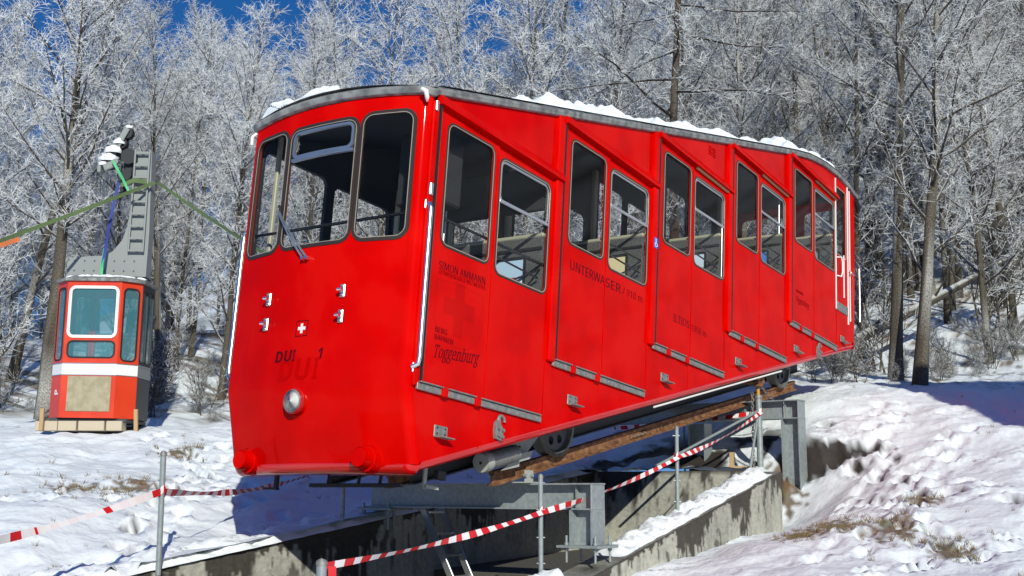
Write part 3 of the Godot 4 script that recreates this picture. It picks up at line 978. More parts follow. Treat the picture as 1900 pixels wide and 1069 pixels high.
func text_on(parent: Node3D, s: String, at: Vector3, bs: Basis, cap: float, m: Material, width := 0.0, skew := 0.0, font := "Droid Sans", weight := 400):
	var tm := TextMesh.new()
	var sfn := SystemFont.new()
	sfn.font_names = PackedStringArray([font])
	sfn.font_weight = weight
	tm.font = sfn
	tm.text = s
	tm.font_size = 64
	tm.pixel_size = cap / 46.0
	tm.depth = 0.002
	tm.horizontal_alignment = HORIZONTAL_ALIGNMENT_LEFT
	tm.curve_step = 2.0
	var o := MeshInstance3D.new()
	o.mesh = tm
	o.material_override = m
	var sx := 1.0
	if width > 0.0: sx = width / maxf(0.01, tm.get_aabb().size.x)
	var b2 := Basis(Vector3(sx, 0, 0), Vector3(skew, 1, 0), Vector3(0, 0, 1))
	o.transform = Transform3D(bs * b2, at)
	var k := 0
	var nm := "lettering"
	while parent.has_node(NodePath(nm)):
		k += 1; nm = "lettering_%03d" % k
	o.name = nm
	parent.add_child(o, true)

func text_front(car: Node3D, ch: String, w: float, h: float, width: float, cap: float, m: Material):
	# one letter, tangent to the bowed front at its own middle
	var c := front(w - width * 0.5, h)
	var du := (front(w - width * 0.5 - 0.02, h) - front(w - width * 0.5 + 0.02, h)).normalized()
	var nn := du.cross(Vector3.UP).normalized()
	if nn.x > 0.0: nn = -nn
	text_on(car, ch, c - du * width * 0.5 + nn * (0.0025 if cap < 0.15 else 0.0018), Basis(du, Vector3.UP, nn), cap, m, width, 0.12, "Droid Sans", 700)

func build_car():
	var ph := 0.10123
	var X := A * cos(ph) - Vector3.UP * sin(ph)
	var Y := A * sin(ph) + Vector3.UP * cos(ph)
	var car := thing("funicular_car", "big bright red stepped funicular car standing on rusty rails in the snow", "funicular car", Transform3D(Basis(X, Y, -W), O))
	var red: Material = mats["red_paint"]
	var OUT := Vector3(0, 0, 1)
	var near := func(u: float, v: float) -> Vector3: return Vector3(u, v, 0.0)
	var near_hi := func(u: float, v: float) -> Vector3: return Vector3(u, v, 0.006)
	var glassf := func(u: float, v: float) -> Vector3: return Vector3(u, v, -0.022)
	var FO := Vector3(-1, 0, 0)
	var fcuts := [0.012, 0.03, 0.06, 0.1, 0.25, 0.42, 0.7, 0.9, 1.135, 1.37, 1.57, 1.85, 2.02, 2.17, 2.21, 2.24, 2.258]
	var fr := func(u: float, v: float) -> Vector3: return front(u, v)
	var fr_hi := func(u: float, v: float) -> Vector3: return front(u, v, 0.007)
	var fr_bead := func(u: float, v: float) -> Vector3: return front(u, v, 0.012)
	var fr_gl := func(u: float, v: float) -> Vector3: return front(u, v, -0.02)
	# --- front
	var wins := [[0.115, 2.12, 0.655, 3.365], [0.70, 2.12, 1.575, 3.345], [1.615, 2.12, 2.155, 3.365]]
	var mb := MB.new()
	var holes := []
	for q in wins: holes.append(rr(q[0], q[1], q[2], q[3], 0.11))
	mb.sheet(PackedVector2Array([Vector2(0, 0.79), Vector2(WID, 0.79), Vector2(WID, 3.53), Vector2(0, 3.53)]), holes, fcuts, fr, FO, 0.035)
	obj("front_panel", mb, red, car)
	mb = MB.new()
	mb.sheet(PackedVector2Array([Vector2(0, 0.09), Vector2(WID, 0.09), Vector2(WID, 0.79), Vector2(0, 0.79)]), [], fcuts, fr, FO, 0.0)
	obj("lower_front_panel", mb, red, car)
	for q in wins:
		var win := Node3D.new()
		win.name = "front_window" if not car.has_node("front_window") else ("front_window_001" if not car.has_node("front_window_001") else "front_window_002")
		car.add_child(win)
		mb = MB.new(); ring(mb, q[0] + 0.012, q[1] + 0.012, q[2] - 0.012, q[3] - 0.012, 0.10, 0.032, fr_hi, FO, fcuts, 0.03)
		obj("gasket", mb, mats["gasket"], win)
		mb = MB.new(); ring(mb, q[0] + 0.020, q[1] + 0.020, q[2] - 0.020, q[3] - 0.020, 0.095, 0.007, fr_bead, FO, fcuts, 0.004)
		obj("bead", mb, mats["bead"], win)
		mb = MB.new(); mb.sheet(rr(q[0], q[1], q[2], q[3], 0.1), [], fcuts, fr_gl, FO)
		obj("pane", mb, mats["glass"], win)
	var cw: Node3D = car.get_node("front_window_001")
	mb = MB.new()
	mb.sheet(rr(0.745, 3.04, 1.53, 3.315, 0.07), [rr(0.772, 3.072, 1.503, 3.288, 0.055)], fcuts, fr_hi, FO, 0.03)
	obj("hopper_frame", mb, mats["alu"], cw)
	mb = MB.new(); mb.sheet(rect(0.74, 3.015, 1.535, 3.045), [], fcuts, fr_hi, FO, 0.03)
	obj("hopper_rail", mb, mats["alu"], cw)
	# faint weld line at the knee and bottom lip all round
	mb = MB.new()
	var pth := []
	for i in 34:
		var s := lerpf(11.75, 0.12, float(i) / 33)
		pth.append([Vector3(s, hb(s), 0), Vector3(0, 0, -1)])
	for i in 41:
		var w := lerpf(0.0, WID, i / 40.0)
		var nrm := Vector3(1, 0, 0)
		if w < 0.1: nrm = Vector3(sin(PI / 2 * w / 0.1), 0, -cos(PI / 2 * w / 0.1))
		elif w > WID - 0.1: nrm = Vector3(sin(PI / 2 * (WID - w) / 0.1), 0, cos(PI / 2 * (WID - w) / 0.1))
		pth.append([Vector3(sf(w, 0.09) + 0.0, 0.0, -w), nrm])
	for i in 34:
		var s := lerpf(0.12, 11.75, float(i) / 33)
		pth.append([Vector3(s, hb(s), -WID), Vector3(0, 0, 1)])
	var prof := []
	for k in 8:
		var a := PI / 2 * k / 7.0
		prof.append(Vector2(0.09 * (1.0 - cos(a)), 0.09 * (1.0 - sin(a))))
	prof.append(Vector2(0.2, 0.0))
	for i in pth.size():
		for k in prof.size():
			var aa := PI / 2 * minf(k, 7) / 7.0
			var nn: Vector3 = -pth[i][1] * cos(aa) - Vector3.UP * sin(aa)
			mb.vert(pth[i][0] + pth[i][1] * prof[k].x + Vector3.UP * prof[k].y, nn.normalized(), Color.WHITE)
	for i in pth.size() - 1:
		for k in prof.size() - 1:
			var a := i * prof.size() + k
			mb.ix.append_array([a, a + prof.size() + 1, a + 1, a, a + prof.size(), a + prof.size() + 1])
	obj("bottom_lip", mb, mats["red_gloss"], car)
	mb = MB.new()
	mb.quad(Vector3(0.1, 0.03, -0.1), Vector3(11.6, 3.37, -0.1), Vector3(11.6, 3.37, -WID + 0.1), Vector3(0.1, 0.03, -WID + 0.1), Vector3(0, -1, 0))
	obj("underfloor", mb, mats["dark"], car)
	# --- door side, compartment by compartment
	for k in 5:
		var s0 := PITCH * k
		var h0 := STEP * k
		var last := k == 4
		# skirt panels below the track, split at the seams
		var seams := [0.0, 0.95, 2.03, 2.22]
		var xs := [-0.1 if k == 0 else s0 - 0.19 + 0.0, s0 + 0.95, s0 + 2.03]
		if k > 0: xs[0] = s0 - PITCH + 2.03
		for j in 2:
			var u0: float = xs[j]; var u1: float = xs[j + 1]
			var tp := h0 + 0.80
			mb = MB.new()
			var poly := PackedVector2Array([Vector2(u0 + 0.002, hb(maxf(u0, 0)) + 0.088), Vector2(u1 - 0.002, hb(u1) + 0.088), Vector2(u1 - 0.002, tp), Vector2(u0 + 0.002, tp)])
			if k == 0 and j == 0: poly = PackedVector2Array([Vector2(0.088, 0.11), Vector2(u1 - 0.002, hb(u1) + 0.088), Vector2(u1 - 0.002, tp), Vector2(-0.1, tp), Vector2(-0.1, 0.79)])
			mb.sheet(poly, [], [], near, OUT, 0.012)
			obj("skirt_panel", mb, red, car)
			mb = MB.new()
			mb.box(Vector3(u1, (hb(u1) + 0.07 + tp) * 0.5, 0.001), Vector3(0.010, tp - hb(u1) - 0.09, 0.006))
			obj("seam", mb, red, car)
		# sliding door leaf and fixed leaf with their windows
		for j in 2:
			var u0: float = s0 + (0.0 if j == 0 else 0.985)
			var u1: float = s0 + (0.98 if j == 0 else 2.045)
			var win: Array = [s0 + 0.135, h0 + 2.135, s0 + 0.915, h0 + 3.345] if j == 0 else [s0 + 1.04, h0 + 2.085, s0 + 1.99, h0 + 3.30]
			var z := 0.012 if j == 0 else 0.0
			var lf := func(u: float, v: float) -> Vector3: return Vector3(u, v, z)
			var lg := func(u: float, v: float) -> Vector3: return Vector3(u, v, z + 0.005)
			var lgl := func(u: float, v: float) -> Vector3: return Vector3(u, v, z - 0.018)
			var door := Node3D.new()
			door.name = "door_leaf" if k + j == 0 else "door_leaf_%03d" % (k * 2 + j)
			car.add_child(door)
			mb = MB.new()
			mb.sheet(rect(u0, h0 + 0.80, u1, h0 + 3.47), [rr(win[0], win[1], win[2], win[3], 0.09)], [], lf, OUT, 0.03)
			obj("leaf_panel", mb, red, door)
			mb = MB.new(); ring(mb, win[0] + 0.008, win[1] + 0.008, win[2] - 0.008, win[3] - 0.008, 0.085, 0.020, lg, OUT, [], 0.02)
			obj("gasket", mb, mats["gasket"], door)
			mb = MB.new(); ring(mb, win[0] + 0.016, win[1] + 0.016, win[2] - 0.016, win[3] - 0.016, 0.08, 0.008, func(u: float, v: float) -> Vector3: return Vector3(u, v, z + 0.009), OUT, [], 0.006)
			obj("bead", mb, mats["bead"], door)
			mb = MB.new(); mb.sheet(rr(win[0], win[1], win[2], win[3], 0.08), [], [], lgl, OUT)
			obj("pane", mb, mats["glass"], door)
			if j == 1:
				mb = MB.new()
				ring(mb, win[0] + 0.045, h0 + 2.86, win[2] - 0.045, win[3] - 0.045, 0.06, 0.026, func(u: float, v: float) -> Vector3: return Vector3(u, v, z - 0.004), OUT, [], 0.012)
				obj("sliding_sash", mb, mats["alu"], door)
				mb = MB.new()
				mb.box(Vector3((win[0] + win[2]) * 0.5, h0 + 2.845, z + 0.0), Vector3(win[2] - win[0] - 0.03, 0.035, 0.02), Basis(), 0.004)
				obj("sash_rail", mb, mats["alu"], door)
			else:
				mb = MB.new()
				mb.box(Vector3(u0 - 0.004, h0 + 2.13, 0.018), Vector3(0.022, 2.66, 0.03), Basis(), 0.004)
				obj("door_edge", mb, mats["bead"], door)
				mb = MB.new()
				mb.box(Vector3(u0 - 0.026, h0 + 2.13, 0.026), Vector3(0.024, 2.66, 0.04), Basis(), 0.0)
				obj("seal", mb, mats["rubber"], door)
			mb = MB.new()
			mb.box(Vector3(u1, h0 + 2.1, z + 0.003), Vector3(0.008, 2.6, 0.008), Basis(), 0.0)
			obj("seam", mb, red, door)
		# pillar at the uphill end of the compartment
		var ptop := gut(s0 + 2.13) - 0.01
		mb = MB.new()
		if not last: 
			mb.box(Vector3(s0 + 2.115, (h0 + 0.80 + ptop) * 0.5 + 0.3, 0.018), Vector3(0.13, ptop - h0 - 0.80 - 0.6, 0.055), Basis(), 0.012)
			obj("pillar", mb, red, car)
			mb = MB.new()
			for q in 26: mb.cyl(Vector3(s0 + 2.155, h0 + 1.15 + 0.1 * q, 0.044), Vector3(s0 + 2.155, h0 + 1.15 + 0.1 * q, 0.05), 0.008, 0.004, 6)
			obj("rivets", mb, red, car).set_meta("kind", "stuff")
		# hood over the door track and the panel above it
		mb = MB.new()
		var hz := func(u: float, v: float) -> Vector3: return Vector3(u, v, 0.0)
		var tri := PackedVector2Array([Vector2(s0 - 0.03, h0 + 3.46), Vector2(s0 + 2.20, h0 + 3.46)])
		var uu := s0 + 2.20
		if last: tri = PackedVector2Array([Vector2(s0 - 0.03, h0 + 3.46), Vector2(s0 + 2.02, h0 + 3.46)]); uu = s0 + 2.02
		while uu > s0 - 0.03:
			tri.append(Vector2(uu, gut(uu) + 0.01)); uu -= 0.15
		tri.append(Vector2(s0 - 0.03, gut(s0 - 0.03) + 0.01))
		mb.sheet(tri, [], [], hz, OUT, 0.02)
		obj("upper_panel", mb, red, car)
		mb = MB.new()
		mb.prism(PackedVector2Array([Vector2(0.0, 0.11), Vector2(0.035, 0.095), Vector2(0.075, 0.015), Vector2(0.075, -0.01), Vector2(0.0, -0.01)]), Vector3(s0 - 0.05, h0 + 3.46, 0), Vector3(s0 + 2.17 - (0.1 if last else 0.0), h0 + 3.395, 0), Vector3(0, 0, 1), Vector3.UP)
		obj("track_hood", mb, red, car)
		if k >= 2:
			mb = MB.new()
			mb.box(Vector3(s0 + 1.55, h0 + 3.395, 0.025), Vector3(1.0, 0.03, 0.03), Basis(Vector3(0, 0, 1), -0.03), 0.0)
			obj("track_wood", mb, mats["wood"], car)
		# lower door track with its red guides
		var track := Node3D.new()
		track.name = "door_track" if k == 0 else "door_track_%03d" % k
		car.add_child(track)
		mb = MB.new()
		mb.box(Vector3(s0 + 0.96, h0 + 0.775, 0.022), Vector3(2.05, 0.062, 0.024), Basis(), 0.005)
		mb.box(Vector3(s0 + 0.96, h0 + 0.815, 0.030), Vector3(2.0, 0.012, 0.05), Basis(), 0.003)
		obj("bar", mb, mats["dirty_steel"], track)
		for q in [0.33, 0.85]:
			mb = MB.new()
			mb.box(Vector3(s0 + q, h0 + 0.785, 0.04), Vector3(0.085, 0.11, 0.03), Basis(), 0.006)
			obj("guide", mb, red, track)
		for q in [0.08, 0.55, 1.1, 1.55, 1.9]:
			mb = MB.new()
			mb.cyl(Vector3(s0 + q, h0 + 0.772, 0.03), Vector3(s0 + q, h0 + 0.772, 0.042), 0.011, -1.0, 8)
			obj("bolt", mb, mats["alu"], track)
		# step bracket
		var sb: float = [0.35, 2.61, 4.74, 6.93, 9.1][k]
		var sh: float = [0.40, 1.05, 1.67, 2.28, 2.89][k]
		var stp := Node3D.new()
		stp.name = "step_bracket" if k == 0 else "step_bracket_%03d" % k
		car.add_child(stp)
		bracket(stp, sb, sh)
	var st5 := Node3D.new(); st5.name = "step_bracket_005"; car.add_child(st5)
	bracket(st5, 11.2, 3.47)
	# front pillar next to the first door
	mb = MB.new()
	mb.box(Vector3(-0.075, 2.12, 0.012), Vector3(0.085, 2.70, 0.035), Basis(), 0.01)
	obj("pillar", mb, red, car)
	mb = MB.new()
	for q in 26: mb.cyl(Vector3(-0.09, 0.95 + 0.1 * q, 0.028), Vector3(-0.09, 0.95 + 0.1 * q, 0.035), 0.008, 0.004, 6)
	obj("rivets", mb, red, car).set_meta("kind", "stuff")
	# two hook-shaped towing plates
	for hk in [[1.27, 0.585], [10.06, 3.07]]:
		var hn := Node3D.new()
		hn.name = "tow_hook" if not car.has_node("tow_hook") else "tow_hook_001"
		car.add_child(hn)
		mb = MB.new()
		var hf := func(u: float, v: float) -> Vector3: return Vector3(hk[0] + u, hk[1] + v, 0.03)
		mb.sheet(PackedVector2Array([Vector2(-0.07, -0.11), Vector2(0.03, -0.12), Vector2(0.055, -0.05), Vector2(0.045, 0.0), Vector2(0.0, 0.04), Vector2(-0.005, 0.1), Vector2(-0.075, 0.05), Vector2(-0.085, -0.03)]), [], [], hf, OUT, 0.03)
		obj("hook_plate", mb, mats["dirty_steel"], hn)
		mb = MB.new()
		var ap := PackedVector3Array()
		for j in 12:
			var a := PI * (1.05 - j * 0.095)
			ap.append(Vector3(hk[0] + 0.02 + cos(a) * 0.055, hk[1] + 0.065 + sin(a) * 0.055, 0.018))
		mb.tube(ap, PackedFloat32Array([0.016]), 8)
		obj("hook", mb, mats["dirty_steel"], hn)
		for j in 4:
			mb = MB.new()
			var bp := Vector3(hk[0] + [-0.04, 0.025, -0.04, 0.03][j], hk[1] + [-0.075, -0.085, -0.005, -0.02][j], 0.03)
			mb.cyl(bp, bp + Vector3(0, 0, 0.025), 0.017, -1.0, 6)
			obj("bolt", mb, mats["dirty_steel"], hn)
	rear_end(car, near, OUT)
	front_fittings(car, FO, fcuts)
	roof(car)
	far_side_and_inside(car)
	lettering(car)
	underside(car)

func bracket(stp: Node3D, s: float, h: float):
	var mb := MB.new()
	mb.box(Vector3(s, h + 0.02, 0.008), Vector3(0.20, 0.11, 0.014), Basis(), 0.006)
	obj("plate", mb, mats["dirty_steel"], stp)
	mb = MB.new()
	mb.box(Vector3(s + 0.01, h - 0.035, 0.055), Vector3(0.20, 0.012, 0.09), Basis(), 0.003)
	obj("tread", mb, mats["dirty_steel"], stp)
	for q in [[-0.06, 0.05], [0.06, 0.05], [-0.06, 0.0], [0.06, 0.0]]:
		mb = MB.new()
		mb.cyl(Vector3(s + q[0], h + q[1], 0.014), Vector3(s + q[0], h + q[1], 0.02), 0.009, -1.0, 6)
		obj("bolt", mb, mats["rubber"], stp)

func rear_end(car: Node3D, near: Callable, OUT: Vector3):
	var red: Material = mats["red_paint"]
	# panel behind the fifth compartment with the staff door
	var mb := MB.new()
	var poly := PackedVector2Array([Vector2(10.91, hb(10.9) + 0.09), Vector2(11.3, hb(11.3) + 0.09), Vector2(11.70, 3.50), Vector2(11.80, 3.60), Vector2(11.88, 4.6), Vector2(11.90, 5.6), Vector2(11.90, 6.18), Vector2(11.5, 6.28), Vector2(11.0, 6.32), Vector2(10.91, 6.32)])
	mb.sheet(poly, [rr(10.96, 4.93, 11.44, 6.12, 0.06)], [], near, OUT, 0.02)
	obj("rear_side_panel", mb, red, car)
	var door := Node3D.new(); door.name = "staff_door"; car.add_child(door)
	mb = MB.new(); mb.sheet(rr(10.96, 4.93, 11.44, 6.12, 0.06), [], [], func(u: float, v: float) -> Vector3: return Vector3(u, v, -0.015), OUT)
	obj("pane", mb, mats["glass"], door)
	mb = MB.new()
	ring(mb, 10.965, 4.935, 11.435, 6.115, 0.055, 0.016, func(u: float, v: float) -> Vector3: return Vector3(u, v, 0.006), OUT, [], 0.01)
	obj("window_frame", mb, mats["bead"], door)
	for q in [[10.90, 5.1, 2.3, 0.014], [11.50, 5.05, 2.5, 0.03], [11.60, 5.05, 2.35, 0.02]]:
		mb = MB.new(); mb.box(Vector3(q[0], q[1], 0.012), Vector3(q[3], q[2], 0.02), Basis(), 0.003)
		obj("edge_strip", mb, mats["white_paint"], door)
	mb = MB.new(); mb.box(Vector3(11.22, 4.02, 0.008), Vector3(0.55, 0.15, 0.012), Basis(), 0.003)
	obj("kick_plate", mb, mats["dirty_steel"], door)
	mb = MB.new()
	mb.tube(PackedVector3Array([Vector3(10.97, 4.86, 0), Vector3(11.03, 4.87, 0.06), Vector3(11.06, 4.78, 0.07), Vector3(11.06, 4.62, 0.07), Vector3(11.03, 4.53, 0.06), Vector3(10.97, 4.54, 0)]), PackedFloat32Array([0.013]), 8)
	obj("handle", mb, mats["white_paint"], door)
	mb = MB.new(); mb.box(Vector3(11.3, 4.6, 0.01), Vector3(0.022, 0.75, 0.02), Basis(), 0.004)
	obj("grip_strip", mb, mats["white_paint"], door)
	mb = MB.new()
	mb.cyl(Vector3(11.52, 4.72, 0.0), Vector3(11.52, 4.72, 0.06), 0.03, 0.03, 10)
	mb.cyl(Vector3(11.52, 4.72, 0.06), Vector3(11.64, 4.70, 0.06), 0.012, 0.012, 8)
	obj("lock", mb, mats["chrome"], door)
	# rear grab pole and rear wall
	mb = MB.new(); mb.cyl(Vector3(11.98, 3.95, 0.05), Vector3(11.98, 4.9, 0.05), 0.018, -1.0, 10)
	obj("grab_pole", mb, mats["chrome"], car)
	mb = MB.new()
	var rf := func(u: float, v: float) -> Vector3: return Vector3(11.86, v, -u)
	mb.sheet(rect(0.02, 3.45, WID - 0.02, 6.2), [rr(0.2, 4.9, 0.9, 6.0, 0.1), rr(1.3, 4.9, 2.1, 6.0, 0.1)], [], rf, Vector3(1, 0, 0), 0.03)
	obj("rear_panel", mb, red, car)
	mb = MB.new()
	mb.tube(PackedVector3Array([Vector3(11.92, 6.16, 0.02), Vector3(12.06, 6.05, 0.02), Vector3(12.1, 5.98, 0.0)]), PackedFloat32Array([0.05, 0.05, 0.03]), 8)
	obj("rear_lamp", mb, mats["rubber"], car)

func front_fittings(car: Node3D, FO: Vector3, fcuts: Array):
	var red: Material = mats["red_paint"]
	var mb: MB
	# head lamp
	var lamp := Node3D.new(); lamp.name = "head_lamp"; car.add_child(lamp)
	var lc := front(1.175, 0.635)
	var ax := Vector3(-1, -0.04, 0).normalized()
	mb = MB.new()
	mb.tube(PackedVector3Array([lc - ax * 0.04, lc + ax * 0.035, lc + ax * 0.055, lc + ax * 0.05]), PackedFloat32Array([0.118, 0.118, 0.108, 0.088]), 28, false)
	obj("rim", mb, mats["chrome"], lamp)
	mb = MB.new()
	mb.tube(PackedVector3Array([lc + ax * 0.05, lc + ax * 0.068, lc + ax * 0.078, lc + ax * 0.081]), PackedFloat32Array([0.088, 0.065, 0.03, 0.001]), 24, false)
	obj("lens", mb, mats["lens"], lamp)
	mb = MB.new()
	mb.tube(PackedVector3Array([lc - ax * 0.05, lc + ax * 0.012]), PackedFloat32Array([0.135, 0.124]), 28, false)
	obj("socket", mb, red, lamp)
	# bumper cans
	for w in [0.43, 1.93]:
		var c := front(w, 0.125)
		var can := Node3D.new(); can.name = "bumper" if w < 1.0 else "bumper_001"; car.add_child(can)
		mb = MB.new()
		mb.tube(PackedVector3Array([c + Vector3(0.1, 0, 0), c + Vector3(-0.13, 0, 0), c + Vector3(-0.145, 0, 0)]), PackedFloat32Array([0.095, 0.095, 0.083]), 24)
		obj("can", mb, red, can)
		mb = MB.new()
		mb.tube(PackedVector3Array([c + Vector3(0.06, 0, 0), c + Vector3(-0.02, 0, 0), c + Vector3(-0.035, 0, 0)]), PackedFloat32Array([0.13, 0.13, 0.115]), 24)
		obj("flange", mb, red, can)
	# four hook plates on the front
	for q in [[1.65, 1.64], [1.655, 1.395], [0.70, 1.64], [0.70, 1.40]]:
		var bn := Node3D.new()
		bn.name = "hook_fitting" if not car.has_node("hook_fitting") else "hook_fitting_%03d" % (1 if not car.has_node("hook_fitting_001") else (2 if not car.has_node("hook_fitting_002") else 3))
		car.add_child(bn)
		var c := front(q[0], q[1])
		mb = MB.new(); mb.box(c + Vector3(-0.012, 0, 0), Vector3(0.022, 0.125, 0.06), Basis(), 0.008)
		obj("plate", mb, mats["alu"], bn)
		mb = MB.new()
		mb.cyl(c + Vector3(-0.02, 0.0, 0), c + Vector3(-0.075, 0.0, 0), 0.02, 0.016, 10)
		mb.cyl(c + Vector3(-0.07, 0.0, -0.015), c + Vector3(-0.07, 0.0, 0.035), 0.014, 0.014, 8)
		obj("pin", mb, mats["chrome"], bn)
		for s in [-1.0, 1.0]:
			mb = MB.new(); mb.cyl(c + Vector3(-0.022, s * 0.045, 0), c + Vector3(-0.034, s * 0.045, 0), 0.014, -1.0, 6)
			obj("bolt", mb, mats["alu"], bn)
	# wiper
	var wp := Node3D.new(); wp.name = "wiper"; car.add_child(wp)
	for d in [0.0, 0.05]:
		mb = MB.new()
		mb.tube(PackedVector3Array([front(1.60 - d * 0.4, 2.50, 0.05), front(1.40 - d * 0.7, 2.24, 0.06), front(1.21 - d, 2.00, 0.03)]), PackedFloat32Array([0.007, 0.008, 0.012]), 6)
		obj("arm", mb, mats["alu"], wp)
	mb = MB.new()
	mb.tube(PackedVector3Array([front(1.62, 2.58, 0.03), front(1.47, 2.26, 0.03)]), PackedFloat32Array([0.012]), 6)
	obj("blade", mb, mats["rubber"], wp)
	for d in [0.0, 0.055]:
		mb = MB.new()
		mb.cyl(front(1.20 - d, 1.99, 0.0), front(1.20 - d, 1.99, 0.05), 0.022, 0.018, 10)
		obj("spindle", mb, mats["chrome"], wp)
	# long chrome grab rails on both corners
	for z in [0.065, -WID - 0.065]:
		var gr := Node3D.new(); gr.name = "grab_rail" if z > 0.0 else "grab_rail_001"; car.add_child(gr)
		var zi := 0.0 if z > 0 else -WID
		mb = MB.new()
		mb.tube(PackedVector3Array([Vector3(-0.10, 2.45, zi), Vector3(-0.105, 2.45, z * 0.8 + zi * 0.2), Vector3(-0.105, 2.40, z), Vector3(-0.105, 1.02, z), Vector3(-0.105, 0.96, z * 0.8 + zi * 0.2), Vector3(-0.13, 0.93, zi)]), PackedFloat32Array([0.023]), 12)
		obj("rail_tube", mb, mats["chrome"], gr)
		for h in [2.45, 0.93]:
			mb = MB.new(); mb.box(Vector3(-0.105, h, zi + signf(z) * 0.01), Vector3(0.05, 0.09, 0.02), Basis(), 0.006)
			obj("foot", mb, mats["alu"], gr)
	mb = MB.new(); mb.box(Vector3(-0.085, 2.60, 0.035), Vector3(0.05, 0.12, 0.03), Basis(), 0.008)
	obj("latch_plate", mb, mats["alu"], car)
	mb = MB.new(); mb.box(Vector3(-0.085, 3.42, 0.03), Vector3(0.04, 0.10, 0.03), Basis(), 0.006)
	obj("hinge", mb, mats["alu"], car)
	mb = MB.new()
	mb.tube(PackedVector3Array([Vector3(-0.26, 3.53, -0.02), Vector3(-0.26, 3.50, 0.03), Vector3(-0.24, 3.45, 0.03), Vector3(-0.20, 3.43, 0.0)]), PackedFloat32Array([0.022, 0.026, 0.022, 0.01]), 8)
	obj("drain_spout", mb, mats["white_paint"], car)
	mb = MB.new()
	mb.tube(PackedVector3Array([front(2.24, 3.5), front(2.25, 3.45, 0.05), front(2.25, 3.36, 0.05)]), PackedFloat32Array([0.018]), 8)
	obj("drain_spout", mb, mats["white_paint"], car)

func roof(car: Node3D):
	var mb := MB.new()
	var ns := 60; var nw := 24
	for j in nw + 1:
		var w := lerpf(-0.035, WID + 0.035, float(j) / nw)
		var wc := clampf(w, 0.0, WID)
		var s_a := sf(wc, 3.5) - 0.035
		for i in ns + 1:
			var f := float(i) / ns
			var s := lerpf(s_a, 12.0, f * f * 0.55 + f * 0.45)
			var x := (w - WID * 0.5) / (WID * 0.5)
			var y := gut(maxf(s, -0.15)) + 0.064 + 0.10 * (1.0 - minf(1.0, x * x)) * lerpf(0.75, 1.0, smoothstep(0.0, 0.4, s - s_a)) + 0.03 * smoothstep(0.0, 0.15, s - s_a)
			mb.vert(Vector3(s, y, -w), Vector3.UP, Color.WHITE)
	var st := 0
	for j in nw + 1:
		for i in ns + 1:
			var k := j * (ns + 1) + i
			var du := mb.v[j * (ns + 1) + mini(i + 1, ns)] - mb.v[j * (ns + 1) + maxi(i - 1, 0)]
			var dv := mb.v[mini(j + 1, nw) * (ns + 1) + i] - mb.v[maxi(j - 1, 0) * (ns + 1) + i]
			var nn := du.cross(dv).normalized()
			mb.n[k] = nn if nn.y > 0.0 else -nn
	grid_ix(mb, 0, nw, ns, Vector3.UP)
	obj("roof", mb, mats["roof_grey"], car)
	# grey edge strip running round the roof
	mb = MB.new()
	var path := []
	for i in 60:
		var s := lerpf(12.0, -0.08, i / 59.0)
		path.append([Vector3(s, gut(s), 0), Vector3(0, 0, 1)])
	for i in 49:
		var w := lerpf(0.0, WID, i / 48.0)
		var nn := Vector3(-1, 0, 0)
		if w < 0.12: nn = Vector3(-sin(PI / 2 * w / 0.12), 0, cos(PI / 2 * w / 0.12))
		elif w > WID - 0.12: nn = Vector3(-sin(PI / 2 * (WID - w) / 0.12), 0, -cos(PI / 2 * (WID - w) / 0.12))
		var x := (w - WID * 0.5) / (WID * 0.5)
		path.append([Vector3(sf(w, 3.5), 3.515 + 0.035 * (1.0 - x * x), -w), nn])
	for i in 30:
		var s := lerpf(-0.08, 12.0, i / 29.0)
		path.append([Vector3(s, gut(s), -WID), Vector3(0, 0, -1)])
	var prof := [Vector2(-0.02, -0.01), Vector2(0.03, -0.008), Vector2(0.042, 0.004), Vector2(0.042, 0.03), Vector2(0.050, 0.034), Vector2(0.050, 0.058), Vector2(0.03, 0.076), Vector2(-0.02, 0.088)]
	for i in path.size():
		for k in prof.size():
			var tng: Vector2 = prof[mini(k + 1, prof.size() - 1)] - prof[maxi(k - 1, 0)]
			var nn: Vector3 = (path[i][1] * tng.y - Vector3.UP * tng.x).normalized()
			mb.vert(path[i][0] + path[i][1] * prof[k].x + Vector3.UP * prof[k].y, nn, Color.WHITE)
	for i in path.size() - 1:
		for k in prof.size() - 1:
			var a := i * prof.size() + k
			mb.ix.append_array([a, a + prof.size() + 1, a + 1, a, a + prof.size(), a + prof.size() + 1])
	obj("roof_edge", mb, mats["roof_grey"], car)
	# ceiling and inner lining
	mb = MB.new()
	for i in 23:
		var s := lerpf(-0.15, 11.85, i / 23.0); var s2 := lerpf(-0.15, 11.85, (i + 1) / 23.0)
		mb.quad(Vector3(s, gut(s) - 0.05, -0.03), Vector3(s2, gut(s2) - 0.05, -0.03), Vector3(s2, gut(s2) - 0.05, -WID + 0.03), Vector3(s, gut(s) - 0.05, -WID + 0.03), Vector3(0, -1, 0))
	obj("ceiling", mb, mats["inside_dark"], car)
	# a low hatch on the roof
	mb = MB.new()
	mb.box(Vector3(7.55, gut(7.55) + 0.22, -0.8), Vector3(0.8, 0.08, 0.7), Basis(Vector3(0, 0, 1), 0.27), 0.02)
	obj("roof_hatch", mb, mats["roof_grey"], car)

